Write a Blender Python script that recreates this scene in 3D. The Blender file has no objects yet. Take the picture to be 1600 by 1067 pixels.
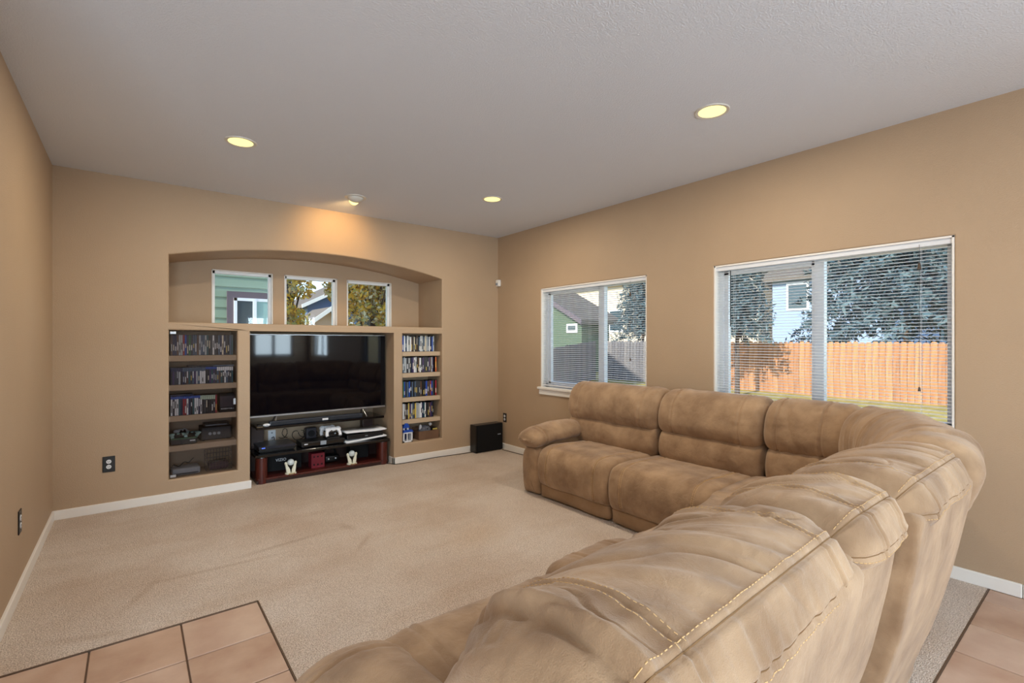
import bpy, bmesh, math, random
import numpy as np
from mathutils import Vector, Matrix

C = bpy.context.scene.collection
SC = bpy.context.scene
R = math.radians

# ------------------------------------------------------------------ camera, world, lights, exposure
XL, XR, YB, H = -0.49, 3.764, 5.114, 2.74
cam_d = bpy.data.cameras.new('camera'); cam = bpy.data.objects.new('camera', cam_d); C.objects.link(cam)
cam.location = (0, 0, 1.378); cam.rotation_euler = (R(90), 0, R(-38.008))
cam_d.sensor_width = 36; cam_d.lens = 36 * 757.6 / 1600; cam_d.shift_y = 0.9 / 1600 * 1.0
cam_d.clip_start = 0.02; cam_d.clip_end = 400
SC.camera = cam

world = bpy.data.worlds.new('sky'); SC.world = world; world.use_nodes = True
wn = world.node_tree.nodes; wl = world.node_tree.links
sky = wn.new('ShaderNodeTexSky'); sky.sky_type = 'NISHITA'; sky.sun_disc = False
sky.sun_elevation = R(27); sky.sun_rotation = R(-99); sky.altitude = 1700; sky.air_density = 1.0; sky.dust_density = 0.25
wl.new(sky.outputs[0], wn['Background'].inputs[0]); wn['Background'].inputs[1].default_value = 0.30

sun_d = bpy.data.lights.new('sun', 'SUN'); sun = bpy.data.objects.new('sun', sun_d); C.objects.link(sun)
sun_d.energy = 4.8; sun_d.angle = R(0.6); sun_d.color = (1, .93, .82)
sun.rotation_euler = Vector((-0.9, -0.14, 0.46)).to_track_quat('Z', 'Y').to_euler()

def area_light(name, loc, direction, sx, sy, power, col):
    d = bpy.data.lights.new(name, 'AREA'); d.shape = 'RECTANGLE'; d.size = sx; d.size_y = sy; d.energy = power; d.color = col
    o = bpy.data.objects.new(name, d); C.objects.link(o); o.location = loc
    o.rotation_euler = Vector(direction).to_track_quat('-Z', 'Z').to_euler()
    return o
# window daylight behind the camera; the patio door source is added fill
DAY = (.68, .84, 1.0)
area_light('added_patio_fill', (-1.6, -3.36, 1.12), (0, 1, 0.2), 2.4, 2.0, 195, DAY)
area_light('daylight_kitchen_window', (2.9, -3.36, 1.55), (0, 1, 0.05), .9, 1.1, 45, DAY)
area_light('daylight_sink_window', (XR + .16, -2.3, 1.55), (-1, 0, 0.05), 1.3, 1.1, 115, DAY)

SC.view_settings.view_transform = 'Standard'; SC.view_settings.look = 'None'
SC.view_settings.gamma = 1; SC.view_settings.use_curve_mapping = False
SC.view_settings.exposure = 0.62

# ------------------------------------------------------------------ materials
def lin(c):
    return tuple(((v / 255) / 12.92 if v / 255 <= 0.04045 else ((v / 255 + 0.055) / 1.055) ** 2.4) for v in c)

MATS = {}
def mat(name, rgb, rough=0.6, spec=0.5, metal=0.0, var=0.0, vscale=8, bump=0.0, bscale=200, var_rgb=None, sheen=0.0, coat=0.0, emit=None, estr=0, stretch=None, detail=3):
    if name in MATS: return MATS[name]
    m = bpy.data.materials.new(name); m.use_nodes = True; nt = m.node_tree; N = nt.nodes; L = nt.links
    b = N['Principled BSDF']
    col = lin(rgb)
    b.inputs['Base Color'].default_value = (*col, 1); b.inputs['Roughness'].default_value = rough
    b.inputs['Specular IOR Level'].default_value = spec; b.inputs['Metallic'].default_value = metal
    if sheen:
        b.inputs['Sheen Weight'].default_value = sheen; b.inputs['Sheen Roughness'].default_value = 0.45
        b.inputs['Sheen Tint'].default_value = (*[min(1, c * .6 + .6) for c in col], 1)
    if coat: b.inputs['Coat Weight'].default_value = coat; b.inputs['Coat Roughness'].default_value = 0.08
    if emit: b.inputs['Emission Color'].default_value = (*emit, 1); b.inputs['Emission Strength'].default_value = estr
    tc = N.new('ShaderNodeTexCoord')
    vec = tc.outputs['Object']
    if stretch:
        mp = N.new('ShaderNodeMapping'); mp.inputs['Scale'].default_value = stretch; L.new(vec, mp.inputs[0]); vec = mp.outputs[0]
    if var or var_rgb:
        n = N.new('ShaderNodeTexNoise'); n.inputs['Scale'].default_value = vscale; n.inputs['Detail'].default_value = detail; L.new(vec, n.inputs['Vector'])
        cr = N.new('ShaderNodeValToRGB'); cr.color_ramp.elements[0].position = 0.32; cr.color_ramp.elements[1].position = 0.68
        c2 = lin(var_rgb) if var_rgb else tuple(c * (1 - var) for c in col)
        c1 = col if var_rgb else tuple(min(1, c * (1 + var * .5)) for c in col)
        cr.color_ramp.elements[0].color = (*c2, 1); cr.color_ramp.elements[1].color = (*c1, 1)
        L.new(n.outputs['Fac'], cr.inputs[0]); L.new(cr.outputs[0], b.inputs['Base Color'])
    if bump:
        n2 = N.new('ShaderNodeTexNoise'); n2.inputs['Scale'].default_value = bscale; n2.inputs['Detail'].default_value = 2; L.new(vec, n2.inputs['Vector'])
        bp = N.new('ShaderNodeBump'); bp.inputs['Strength'].default_value = bump; bp.inputs['Distance'].default_value = 0.01
        L.new(n2.outputs['Fac'], bp.inputs['Height']); L.new(bp.outputs[0], b.inputs['Normal'])
    MATS[name] = m
    return m

def glass_mat(name, tint, gloss=0.06, rough=0.0):
    m = bpy.data.materials.new(name); m.use_nodes = True; nt = m.node_tree; N = nt.nodes; L = nt.links
    N.remove(N['Principled BSDF'])
    t = N.new('ShaderNodeBsdfTransparent'); t.inputs[0].default_value = (*tint, 1)
    g = N.new('ShaderNodeBsdfGlossy'); g.inputs['Roughness'].default_value = rough
    mx = N.new('ShaderNodeMixShader'); lw = N.new('ShaderNodeLayerWeight'); pw = N.new('ShaderNodeMath'); pw.operation = 'POWER'; pw.inputs[1].default_value = 4.5
    fr = N.new('ShaderNodeMath'); fr.operation = 'MULTIPLY_ADD'; fr.inputs[1].default_value = .7; fr.inputs[2].default_value = gloss * .5
    lw.inputs[0].default_value = .5; L.new(lw.outputs['Facing'], pw.inputs[0]); L.new(pw.outputs[0], fr.inputs[0])   # thin-pane Fresnel, same from both sides
    L.new(fr.outputs[0], mx.inputs[0]); L.new(t.outputs[0], mx.inputs[1]); L.new(g.outputs[0], mx.inputs[2])
    L.new(mx.outputs[0], N['Material Output'].inputs[0]); MATS[name] = m
    return m

M_WALL = mat('wall_paint', (179, 154, 127), .55, .35, var=.05, vscale=1.2, bump=.22, bscale=160)
M_NICHE = M_WALL
M_CEIL = mat('ceiling_paint', (216, 220, 227), .9, .2, bump=.35, bscale=130)
M_TRIM = mat('white_trim', (236, 232, 226), .4, .5)
M_VINYL = mat('white_vinyl', (236, 238, 240), .35, .5)
M_SLAT = mat('blind_slat', (222, 225, 230), .45, .4)
M_SUEDE = mat('tan_microsuede', (176, 146, 115), .85, .12, var_rgb=(138, 110, 84), vscale=7, bump=.22, bscale=420, sheen=.42, detail=5)
def crumple(m, scale=26, strength=.35, dist=.012):
    nt = m.node_tree; N = nt.nodes; L = nt.links; b = N['Principled BSDF']; tc = N.new('ShaderNodeTexCoord'); n = N.new('ShaderNodeTexNoise'); n.inputs['Scale'].default_value = scale; n.inputs['Detail'].default_value = 5; n.inputs['Distortion'].default_value = .6
    L.new(tc.outputs['Object'], n.inputs['Vector']); bp = N.new('ShaderNodeBump'); bp.inputs['Strength'].default_value = strength; bp.inputs['Distance'].default_value = dist
    L.new(n.outputs['Fac'], bp.inputs['Height'])
    if b.inputs['Normal'].links: L.new(b.inputs['Normal'].links[0].from_socket, bp.inputs['Normal'])
    L.new(bp.outputs[0], b.inputs['Normal'])
crumple(M_SUEDE)
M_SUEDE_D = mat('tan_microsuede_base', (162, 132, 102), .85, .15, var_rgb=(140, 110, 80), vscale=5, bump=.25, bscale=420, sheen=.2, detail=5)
M_THREAD = mat('stitch_thread', (210, 174, 124), .7, .2)
M_SEAM = mat('seam_welt', (128, 98, 68), .9, .1)
M_BLACK = mat('black_plastic', (14, 14, 16), .35, .5)
M_MATTE = mat('black_matte', (16, 16, 18), .7, .3)
M_GLOSSB = mat('black_glass', (8, 8, 11), .06, .6)
M_CHERRY = mat('cherry_wood', (92, 34, 24), .35, .5, var_rgb=(58, 18, 13), vscale=9, stretch=(14, 14, 1.2))
M_DARKWOOD = mat('dark_wood', (44, 24, 20), .4, .5)
M_SILVER = mat('brushed_silver', (176, 178, 182), .3, .5, metal=1.0)
M_WHITEP = mat('white_plastic', (232, 234, 238), .35, .5)
M_GREYP = mat('grey_plastic', (150, 158, 168), .4, .5)
M_RED = mat('red_card', (120, 26, 40), .6, .4)
M_CARD = mat('brown_board', (112, 84, 64), .7, .3, var=.15)
M_PLATE = mat('black_cover_plate', (16, 14, 14), .4, .5)
M_SHELF = mat('shelf_paint', (186, 164, 138), .6, .3)
M_GLASS = glass_mat('window_glass', (.95, .97, .97))
M_SMOKE = glass_mat('smoked_glass', (.78, .77, .78))
M_TILE = [mat('floor_tile_%d' % i, c, .35, .45, var_rgb=v, vscale=5.5, bump=.05, bscale=60, detail=6) for i, (c, v) in enumerate([((206, 178, 158), (186, 152, 130)), ((202, 172, 150), (178, 144, 122)), ((210, 184, 164), (190, 158, 138))])]
M_GROUT = mat('grout', (120, 98, 82), .9, .2)

def carpet_mat():
    m = mat('carpet', (208, 186, 162), .95, .1, sheen=.15)
    nt = m.node_tree; N = nt.nodes; L = nt.links; b = N['Principled BSDF']
    tc = N.new('ShaderNodeTexCoord')
    def noise(scale, det=2):
        n = N.new('ShaderNodeTexNoise'); n.inputs['Scale'].default_value = scale; n.inputs['Detail'].default_value = det
        L.new(tc.outputs['Object'], n.inputs['Vector']); return n
    def ramp(n, a, ca, bb, cb):
        r = N.new('ShaderNodeValToRGB'); e = r.color_ramp.elements; e[0].position = a; e[0].color = (*lin(ca), 1); e[1].position = bb; e[1].color = (*lin(cb), 1)
        L.new(n.outputs['Fac'], r.inputs[0]); return r
    def mul(a, bsock, fac=1.0):
        x = N.new('ShaderNodeMixRGB'); x.blend_type = 'MULTIPLY'; x.inputs[0].default_value = fac; L.new(a, x.inputs[1]); L.new(bsock, x.inputs[2]); return x.outputs[0]
    base = ramp(noise(190, 1), .35, (184, 166, 150), .62, (240, 226, 213))
    big = ramp(noise(1.6, 4), .35, (222, 206, 190), .6, (255, 255, 255))
    c = mul(base.outputs[0], big.outputs[0], .5)
    mp = N.new('ShaderNodeMapping'); mp.inputs['Rotation'].default_value = (0, 0, .5); mp.inputs['Scale'].default_value = (.5, 3.0, 1)
    L.new(tc.outputs['Object'], mp.inputs[0])
    ns = N.new('ShaderNodeTexNoise'); ns.inputs['Scale'].default_value = 1.7; ns.inputs['Detail'].default_value = 3; L.new(mp.outputs[0], ns.inputs['Vector'])
    st = ramp(ns, .36, (226, 208, 186), .44, (255, 255, 255)); c = mul(c, st.outputs[0], .14)
    # worn and stained spots of the carpet
    for (x, y, rx, ry, rot, col) in [(0.82, 3.55, .42, .035, .15, (178, 150, 118)), (0.40, 3.42, .5, .03, -.05, (196, 172, 144)), (1.25, 3.25, .2, .03, .9, (186, 152, 112)), (1.25, 3.6, .05, .12, 0.3, (180, 148, 112)),
                                     (1.95, 2.9, .42, .26, .4, (226, 196, 152)), (0.05, 3.35, .28, .035, 1.1, (206, 186, 162)), (-.15, 2.98, .3, .04, -.4, (206, 186, 162))]:
        mpp = N.new('ShaderNodeMapping'); mpp.vector_type = 'TEXTURE'; mpp.inputs['Location'].default_value = (x, y, 0); mpp.inputs['Rotation'].default_value = (0, 0, rot); mpp.inputs['Scale'].default_value = (rx, ry, 1)
        L.new(tc.outputs['Object'], mpp.inputs[0])
        g = N.new('ShaderNodeTexGradient'); g.gradient_type = 'SPHERICAL'; L.new(mpp.outputs[0], g.inputs[0])
        r = N.new('ShaderNodeValToRGB'); e = r.color_ramp.elements; e[0].position = 0; e[0].color = (1, 1, 1, 1); e[1].position = .8; e[1].color = (*lin(col), 1)
        L.new(g.outputs['Fac'], r.inputs[0]); c = mul(c, r.outputs[0], .3)
    L.new(c, b.inputs['Base Color'])
    bp = N.new('ShaderNodeBump'); bp.inputs['Strength'].default_value = .9; bp.inputs['Distance'].default_value = .012
    L.new(noise(170, 2).outputs['Fac'], bp.inputs['Height']); L.new(bp.outputs[0], b.inputs['Normal'])
    return m
M_CARPET = carpet_mat()

# ------------------------------------------------------------------ object helpers
def tag(o, label=None, cat=None, group=None, kind=None):
    if label: o['label'] = label
    if cat: o['category'] = cat
    if group: o['group'] = group
    if kind: o['kind'] = kind
    return o

def link(o, parent=None):
    C.objects.link(o)
    if parent is not None:
        o.parent = parent; o.matrix_parent_inverse = world_of(parent).inverted()
    return o

def world_of(o):
    m = Matrix.LocRotScale(o.location, o.rotation_euler, o.scale)
    if o.parent is not None: return world_of(o.parent) @ o.matrix_parent_inverse @ m
    return m

def empty(name, loc, label=None, cat=None, group=None):
    o = bpy.data.objects.new(name, None); o.empty_display_size = .1; o.location = loc; C.objects.link(o)
    return tag(o, label, cat, group)

def mesh_obj(name, verts, faces, m, parent=None, smooth=False):
    me = bpy.data.meshes.new(name); me.from_pydata([tuple(map(float, v)) for v in verts], [], [tuple(f) for f in faces]); me.update()
    if m: me.materials.append(m)
    if smooth: me.polygons.foreach_set('use_smooth', [True] * len(me.polygons))
    return link(bpy.data.objects.new(name, me), parent)

class MB:
    """collects shapes of one part into one mesh"""
    def __init__(s): s.bm = bmesh.new()
    def box(s, x0, x1, y0, y1, z0, z1, bev=0, seg=2, rot=None):
        r = bmesh.ops.create_cube(s.bm, size=1, matrix=Matrix.Translation(((x0 + x1) / 2, (y0 + y1) / 2, (z0 + z1) / 2)) @ (rot or Matrix.Identity(4)) @ Matrix.Diagonal((abs(x1 - x0), abs(y1 - y0), abs(z1 - z0), 1)))
        if bev:
            es = list({e for v in r['verts'] for e in v.link_edges})
            bmesh.ops.bevel(s.bm, geom=es, offset=bev, segments=seg, profile=.5, affect='EDGES', clamp_overlap=True)
        return s
    def cyl(s, p0, p1, r0, r1=None, seg=16):
        p0, p1 = Vector(p0), Vector(p1); d = p1 - p0
        M = Matrix.Translation((p0 + p1) / 2) @ d.to_track_quat('Z', 'Y').to_matrix().to_4x4()
        bmesh.ops.create_cone(s.bm, cap_ends=True, segments=seg, radius1=r0, radius2=r0 if r1 is None else r1, depth=d.length, matrix=M); return s
    def sph(s, c, r, seg=16, scale=(1, 1, 1), rot=None):
        bmesh.ops.create_uvsphere(s.bm, u_segments=seg, v_segments=max(6, seg * 2 // 3), radius=r, matrix=Matrix.Translation(c) @ (rot or Matrix.Identity(4)) @ Matrix.Diagonal((*scale, 1))); return s
    def tube(s, pts, r, seg=6):
        pts = [Vector(p) for p in pts]; rings = []
        for i, p in enumerate(pts):
            t = (pts[min(i + 1, len(pts) - 1)] - pts[max(i - 1, 0)]).normalized()
            q = t.to_track_quat('Z', 'Y')
            rings.append([s.bm.verts.new(p + q @ Vector((r * math.cos(a), r * math.sin(a), 0))) for a in [k * 2 * math.pi / seg for k in range(seg)]])
        for a, b in zip(rings, rings[1:]):
            for k in range(seg): s.bm.faces.new((a[k], a[(k + 1) % seg], b[(k + 1) % seg], b[k]))
        s.bm.faces.new(rings[0][::-1]); s.bm.faces.new(rings[-1]); return s
    def prism(s, pts, axis, a0, a1):
        """polygon pts in the two other axes, extruded along axis"""
        def mk(p, a):
            return (a, p[0], p[1]) if axis == 'x' else (p[0], a, p[1]) if axis == 'y' else (p[0], p[1], a)
        A = [s.bm.verts.new(mk(p, a0)) for p in pts]; B = [s.bm.verts.new(mk(p, a1)) for p in pts]
        n = len(pts)
        s.bm.faces.new(A); s.bm.faces.new(B[::-1])
        for k in range(n): s.bm.faces.new((A[k], B[k], B[(k + 1) % n], A[(k + 1) % n]))
        return s
    def build(s, name, m, parent=None, smooth=False):
        bmesh.ops.recalc_face_normals(s.bm, faces=s.bm.faces)
        me = bpy.data.meshes.new(name); s.bm.to_mesh(me); s.bm.free()
        if m: me.materials.append(m)
        if smooth:
            me.polygons.foreach_set('use_smooth', [True] * len(me.polygons)); me.set_sharp_from_angle(angle=R(40))
        return link(bpy.data.objects.new(name, me), parent)

def copy_tree(o, parent=None):
    c = o.copy(); C.objects.link(c)
    if parent is not None: c.parent = parent
    for ch in list(o.children):
        copy_tree(ch, c)
    return c

ORD = ['first', 'second', 'third', 'fourth', 'fifth', 'sixth', 'seventh', 'eighth', 'ninth', 'tenth', 'eleventh', 'twelfth', 'thirteenth', 'fourteenth', 'fifteenth', 'sixteenth', 'seventeenth', 'eighteenth', 'nineteenth']
def ordinal(i):
    if i < 19: return ORD[i]
    n = i + 1; tens = {2: 'twent', 3: 'thirt', 4: 'fort', 5: 'fift', 6: 'sixt', 7: 'sevent', 8: 'eight'}[n // 10]
    return tens + 'ieth' if n % 10 == 0 else tens + 'y-' + ORD[n % 10 - 1]

# ------------------------------------------------------------------ walls with openings
def holed_wall(name, outline, holes, plane, to3, depth_dir, m, label, bev=.014):
    """outline/holes: 2-D loops; holes: list of (loop, depth, close_back); to3(a,b,d) -> xyz, d = depth behind the face"""
    bm = bmesh.new(); edges = []; loops = []
    def loop(pts):
        vs = [bm.verts.new(to3(p[0], p[1], 0)) for p in pts]
        es = [bm.edges.new((vs[i], vs[(i + 1) % len(vs)])) for i in range(len(vs))]
        edges.extend(es); return vs, es
    loop(outline); hl = []
    for pts, d, close in holes: hl.append((loop(pts), pts, d, close))
    bmesh.ops.triangle_fill(bm, use_beauty=True, use_dissolve=False, edges=edges)
    bev_edges = []
    for (vs, es), pts, d, close in hl:
        back = [bm.verts.new(to3(p[0], p[1], d)) for p in pts]; n = len(vs)
        for i in range(n): bm.faces.new((vs[i], vs[(i + 1) % n], back[(i + 1) % n], back[i]))
        if close: bm.faces.new(back)
        bev_edges += es
    bmesh.ops.recalc_face_normals(bm, faces=bm.faces)
    if bev: bmesh.ops.bevel(bm, geom=bev_edges, offset=bev, segments=3, profile=.5, affect='EDGES', clamp_overlap=False)
    me = bpy.data.meshes.new(name); bm.to_mesh(me); bm.free(); me.materials.append(m)
    o = link(bpy.data.objects.new(name, me))
    return tag(o, label, None, None, 'structure')

rect = lambda a0, a1, b0, b1: [(a0, b0), (a1, b0), (a1, b1), (a0, b1)]
NX0, NX1, NZ0, NZS, NZA = .244, 2.928, 1.552, 2.133, 2.285
def arch(x0, x1, z0, zs, za, n=28):
    c = (x1 - x0) / 2; r = za - zs; RR = (c * c + r * r) / (2 * r); cx = (x0 + x1) / 2; out = [(x0, z0), (x1, z0)]
    for i in range(n + 1):
        x = x1 + (x0 - x1) * i / n; out.append((x, za - RR + math.sqrt(RR * RR - (x - cx) ** 2)))
    return out
ND = .606
L_SH, R_SH, TVN = (.244, .763, .19, 1.482), (2.418, 2.930, .222, 1.474), (.866, 2.311, 0, 1.482)
tv_loop = [(TVN[0], 0), (TVN[1], 0), (TVN[1], TVN[3]), (TVN[0], TVN[3])]
out = [(XL, 0), (TVN[0], 0), (TVN[0], TVN[3]), (TVN[1], TVN[3]), (TVN[1], 0), (XR, 0), (XR, H), (XL, H)]
wb = holed_wall('wall_back', out, [(arch(NX0, NX1, NZ0, NZS, NZA), ND, False), (rect(*L_SH), .36, True), (rect(*R_SH), .36, True)], None,
                lambda a, b, d: (a, YB + d, b), None, M_WALL, 'tan back wall with arched window niche and recessed shelves')
# recess for the television (sides, top, back)
tr = MB()
tr.box(TVN[0] - .05, TVN[0], YB + .001, YB + ND, 0, TVN[3]); tr.box(TVN[1], TVN[1] + .05, YB + .001, YB + ND, 0, TVN[3])
tr.box(TVN[0] - .05, TVN[1] + .05, YB + .001, YB + ND, TVN[3], NZ0 - .006); tr.box(TVN[0] - .05, TVN[1] + .05, YB + ND, YB + ND + .05, 0, TVN[3] + .04)
tag(tr.build('wall_recess', M_WALL), 'tan recess in the back wall around the television', kind='structure')
# back of the arched niche, with three square windows
WZ0, WZ1 = 1.555, 2.116
NW = [(.624, 1.192), (1.306, 1.88), (1.992, 2.555)]
holed_wall('wall_niche', rect(NX0 - .1, NX1 + .1, NZ0 - .05, 2.45), [(rect(a, b, WZ0, WZ1), .11, False) for a, b in NW], None,
           lambda a, b, d: (a, YB + ND + d, b), None, M_WALL, 'tan rear wall of the arched niche with three square windows', bev=.006)
# right wall with two windows
W1, W2 = (2.785, 4.269, .845, 2.002), (.637, 2.122, .845, 2.002)
holed_wall('wall_right', rect(-3.2, YB + .02, 0, H), [(rect(W1[0], W1[1], W1[2], W1[3]), .15, False), (rect(W2[0], W2[1], W2[2], W2[3]), .15, False), (rect(-2.95, -1.65, 1.0, 2.1), .15, False)], None,
           lambda a, b, d: (XR + d, a, b), None, M_WALL, 'tan right wall with two wide windows', bev=.008)
def wall_box(name, b, label, m=M_WALL):
    return tag(MB().box(*b).build(name, m), label, kind='structure')
wall_box('wall_left', (XL - .12, XL, 1.7, YB + .02, 0, H), 'tan left wall beside the shelves')
wall_box('wall_kitchen_left', (-3.2, XL - .12, 1.7, 1.82, 0, H), 'tan wall of the dining area behind the camera')
holed_wall('wall_rear', rect(-3.2, XR + .02, 0, H), [(rect(-2.8, -.4, .02, 2.12), .15, False), (rect(2.42, 3.38, 1.0, 2.1), .15, False)], None,
           lambda a, b, d: (a, -3.2 - d, b), None, M_WALL, 'tan rear wall of the kitchen behind the camera', bev=.006)
wall_box('wall_dining', (-3.35, -3.2, -3.2, 1.82, 0, H), 'tan side wall of the dining area behind the camera')
wall_box('ceiling', (-3.35, XR + .16, -3.35, YB + .75, H, H + .12), 'white textured ceiling', M_CEIL)

# floor: slab with tiles, carpet
TX, TY, TP = .522, 2.859, .338
floor = wall_box('floor', (-3.35, XR + .16, -3.35, YB + .75, -.2, -.006), 'tiled kitchen floor with dark grout', M_GROUT)
tile_me = None; rnd = random.Random(4)
def add_tile(x0, x1, y0, y1):
    g = .0035
    o = MB().box(x0 + g, x1 - g, y0 + g, y1 - g, -.006, .002, .0025, 1).build('tile', M_TILE[rnd.randrange(3)], floor)
    return o
for i in range(-3, 11):
    for j in range(-2, 12):
        x0 = TX + (i - 1) * TP; x1 = x0 + TP; y1 = TY - j * TP; y0 = y1 - TP
        x0c, x1c = max(x0, XL), min(x1, XR)
        if j < 0 or x1c - x0c < .02: continue
        if j < 7 and x0 > TX - .01: continue
        add_tile(x0c, x1c, y0, y1)
tag(MB().box(-3.2, XR, -3.2, TY - 12 * TP, -.006, .002).box(-3.2, XL - .1, TY - 12 * TP, 1.7, -.006, .002).build('floor_far', M_TILE[0]), 'kitchen floor tiles farther behind the camera', kind='structure')
cp = [(XL, TY), (TX, TY), (TX, TY - 7 * TP), (XR, TY - 7 * TP), (XR, YB), (TVN[1], YB), (TVN[1], YB + ND), (TVN[0], YB + ND), (TVN[0], YB), (XL, YB)]
tag(MB().prism(cp, 'z', -.006, .006).build('floor_carpet', M_CARPET), 'beige cut-pile carpet covering the living area', kind='structure')
tag(MB().box(XL, TX, TY - .003, TY + .004, -.004, .0065).box(TX - .003, TX + .003, TY - 7 * TP, TY, -.004, .0065).box(TX, XR, TY - 7 * TP - .004, TY - 7 * TP + .003, -.004, .0065)
    .build('trim_1', mat('edge_strip', (96, 74, 56), .6)), 'thin dark edging strip between carpet and tile', kind='structure')

# baseboards
def baseboard(name, segs, label):
    b = MB()
    for s in segs: b.box(*s, .005, 2)
    return tag(b.build(name, M_TRIM), label, kind='structure')
BH = .078
baseboard('baseboard_back', [(XL, TVN[0] + .012, YB - .014, YB + .02, .004, BH), (TVN[1] - .012, XR, YB - .014, YB + .02, .004, BH), (TVN[1] - .012, TVN[1] + .01, YB - .014, YB + .12, .004, BH)], 'white baseboard along the back wall')
baseboard('baseboard_left', [(XL - .01, XL + .014, 1.7, YB, .004, BH)], 'white baseboard along the left wall')
baseboard('baseboard_right', [(XR - .014, XR + .01, TY - 7 * TP - .13, YB, .004, BH), (XR - .014, XR + .01, -3.2, TY - 7 * TP - .132, .004, BH)], 'white baseboard along the right wall')

# ------------------------------------------------------------------ windows
def window(name, x_plane, y0, y1, z0, z1, ymid, label):
    """sliding window in the right wall"""
    e = empty(name, (x_plane + .1, (y0 + y1) / 2, z0)); tag(e, label, None, None, 'structure')
    xo = x_plane + .075; f = .045
    fr = MB()
    fr.box(xo, xo + .07, y0, y0 + f, z0, z1).box(xo, xo + .07, y1 - f, y1, z0, z1).box(xo, xo + .07, y0, y1, z1 - f, z1).box(xo, xo + .07, y0, y1, z0, z0 + f)
    fr.build('window_frame', M_VINYL, e)
    MB().box(xo + .005, xo + .06, ymid - .032, ymid + .032, z0 + f, z1 - f, .004).build('meeting_stile', M_VINYL, e)
    s = MB(); a, b = ymid + .03, y1 - f
    s.box(xo + .012, xo + .05, a, a + .02, z0 + f, z1 - f).box(xo + .012, xo + .05, b - .035, b, z0 + f, z1 - f).box(xo + .012, xo + .05, a, b, z1 - f - .03, z1 - f).box(xo + .012, xo + .05, a, b, z0 + f, z0 + f + .03)
    s.build('sliding_sash', M_VINYL, e)
    for a, b in ((y0 + f, ymid), (ymid, y1 - f)):
        MB().box(xo + .03, xo + .034, a, b, z0 + f, z1 - f).build('pane', M_GLASS, e)
    lin_ = MB()  # white painted lining of the opening
    lin_.box(x_plane + .004, xo, y0 + .001, y0 + .012, z0, z1).box(x_plane + .004, xo, y1 - .012, y1 - .001, z0, z1).box(x_plane + .004, xo, y0, y1, z1 - .012, z1 - .001)
    lin_.build('lining', M_TRIM, e)
    return e
w1 = window('window_1', XR, *W1, 3.40, 'white sliding window over the far end of the sofa')
w2 = window('window_2', XR, *W2, 1.372, 'white sliding window nearest the kitchen, behind the sofa corner')
for w, W in ((w1, W1), (w2, W2)):
    MB().box(XR - .035, XR + .1, W[0] - .03, W[1] + .03, W[2] - .016, W[2] + .012, .006).build('window_sill', M_TRIM, w)
    MB().box(XR - .016, XR + .006, W[0] - .015, W[1] + .015, W[2] - .075, W[2] - .016, .004).build('sill_apron', M_TRIM, w)
for k, (a, b) in enumerate(NW):
    y = YB + ND; e = empty('window_%d' % (k + 3), ((a + b) / 2, y + .1, WZ0)); tag(e, ['white-framed niche window looking at green siding', 'white-framed niche window looking at a blue gable', 'white-framed niche window filled with yellow leaves'][k], None, None, 'structure')
    f = .034; yo = y + .055
    MB().box(a, a + f, yo, yo + .05, WZ0, WZ1).box(b - f, b, yo, yo + .05, WZ0, WZ1).box(a, b, yo, yo + .05, WZ1 - f, WZ1).box(a, b, yo, yo + .05, WZ0, WZ0 + f * .5).build('window_frame', M_VINYL, e)
    MB().box(a + f, b - f, yo + .02, yo + .024, WZ0, WZ1 - f).build('pane', M_GLASS, e)
    MB().box(a + .001, a + .009, y + .004, yo, WZ0, WZ1).box(b - .009, b - .001, y + .004, yo, WZ0, WZ1).box(a, b, y + .004, yo, WZ1 - .009, WZ1 - .001).build('lining', M_TRIM, e)
# glazing behind the camera; the patio door is added to carry fill light
for n, (x0, x1, z0, z1, lab) in enumerate([(-2.8, -.4, .02, 2.12, 'glazed patio door added behind the camera for fill light'), (2.42, 3.38, 1.0, 2.1, 'kitchen window behind the camera')]):
    e = empty('window_%d' % (n + 6), ((x0 + x1) / 2, -3.3, z0)); tag(e, lab, None, None, 'structure'); xm = (x0 + x1) / 2
    q = MB()
    for a, b, c, d in ((x0, x0 + .06, z0, z1), (x1 - .06, x1, z0, z1), (xm - .04, xm + .04, z0, z1), (x0, x1, z1 - .06, z1), (x0, x1, z0, z0 + .06)): q.box(a, b, -3.32, -3.27, c, d)
    q.build('window_frame', M_VINYL, e); MB().box(x0, x1, -3.3, -3.296, z0, z1).build('pane', M_GLASS, e)
e = empty('window_8', (XR + .1, -2.3, 1.0)); tag(e, 'sink window in the right wall behind the camera', None, None, 'structure')
q = MB()
for a, b, c, d in ((-2.95, -2.9, 1.0, 2.1), (-1.7, -1.65, 1.0, 2.1), (-2.33, -2.27, 1.0, 2.1), (-2.95, -1.65, 2.05, 2.1), (-2.95, -1.65, 1.0, 1.05)): q.box(XR + .08, XR + .13, a, b, c, d)
q.build('window_frame', M_VINYL, e); MB().box(XR + .1, XR + .104, -2.95, -1.65, 1.0, 2.1).build('pane', M_GLASS, e)

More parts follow.
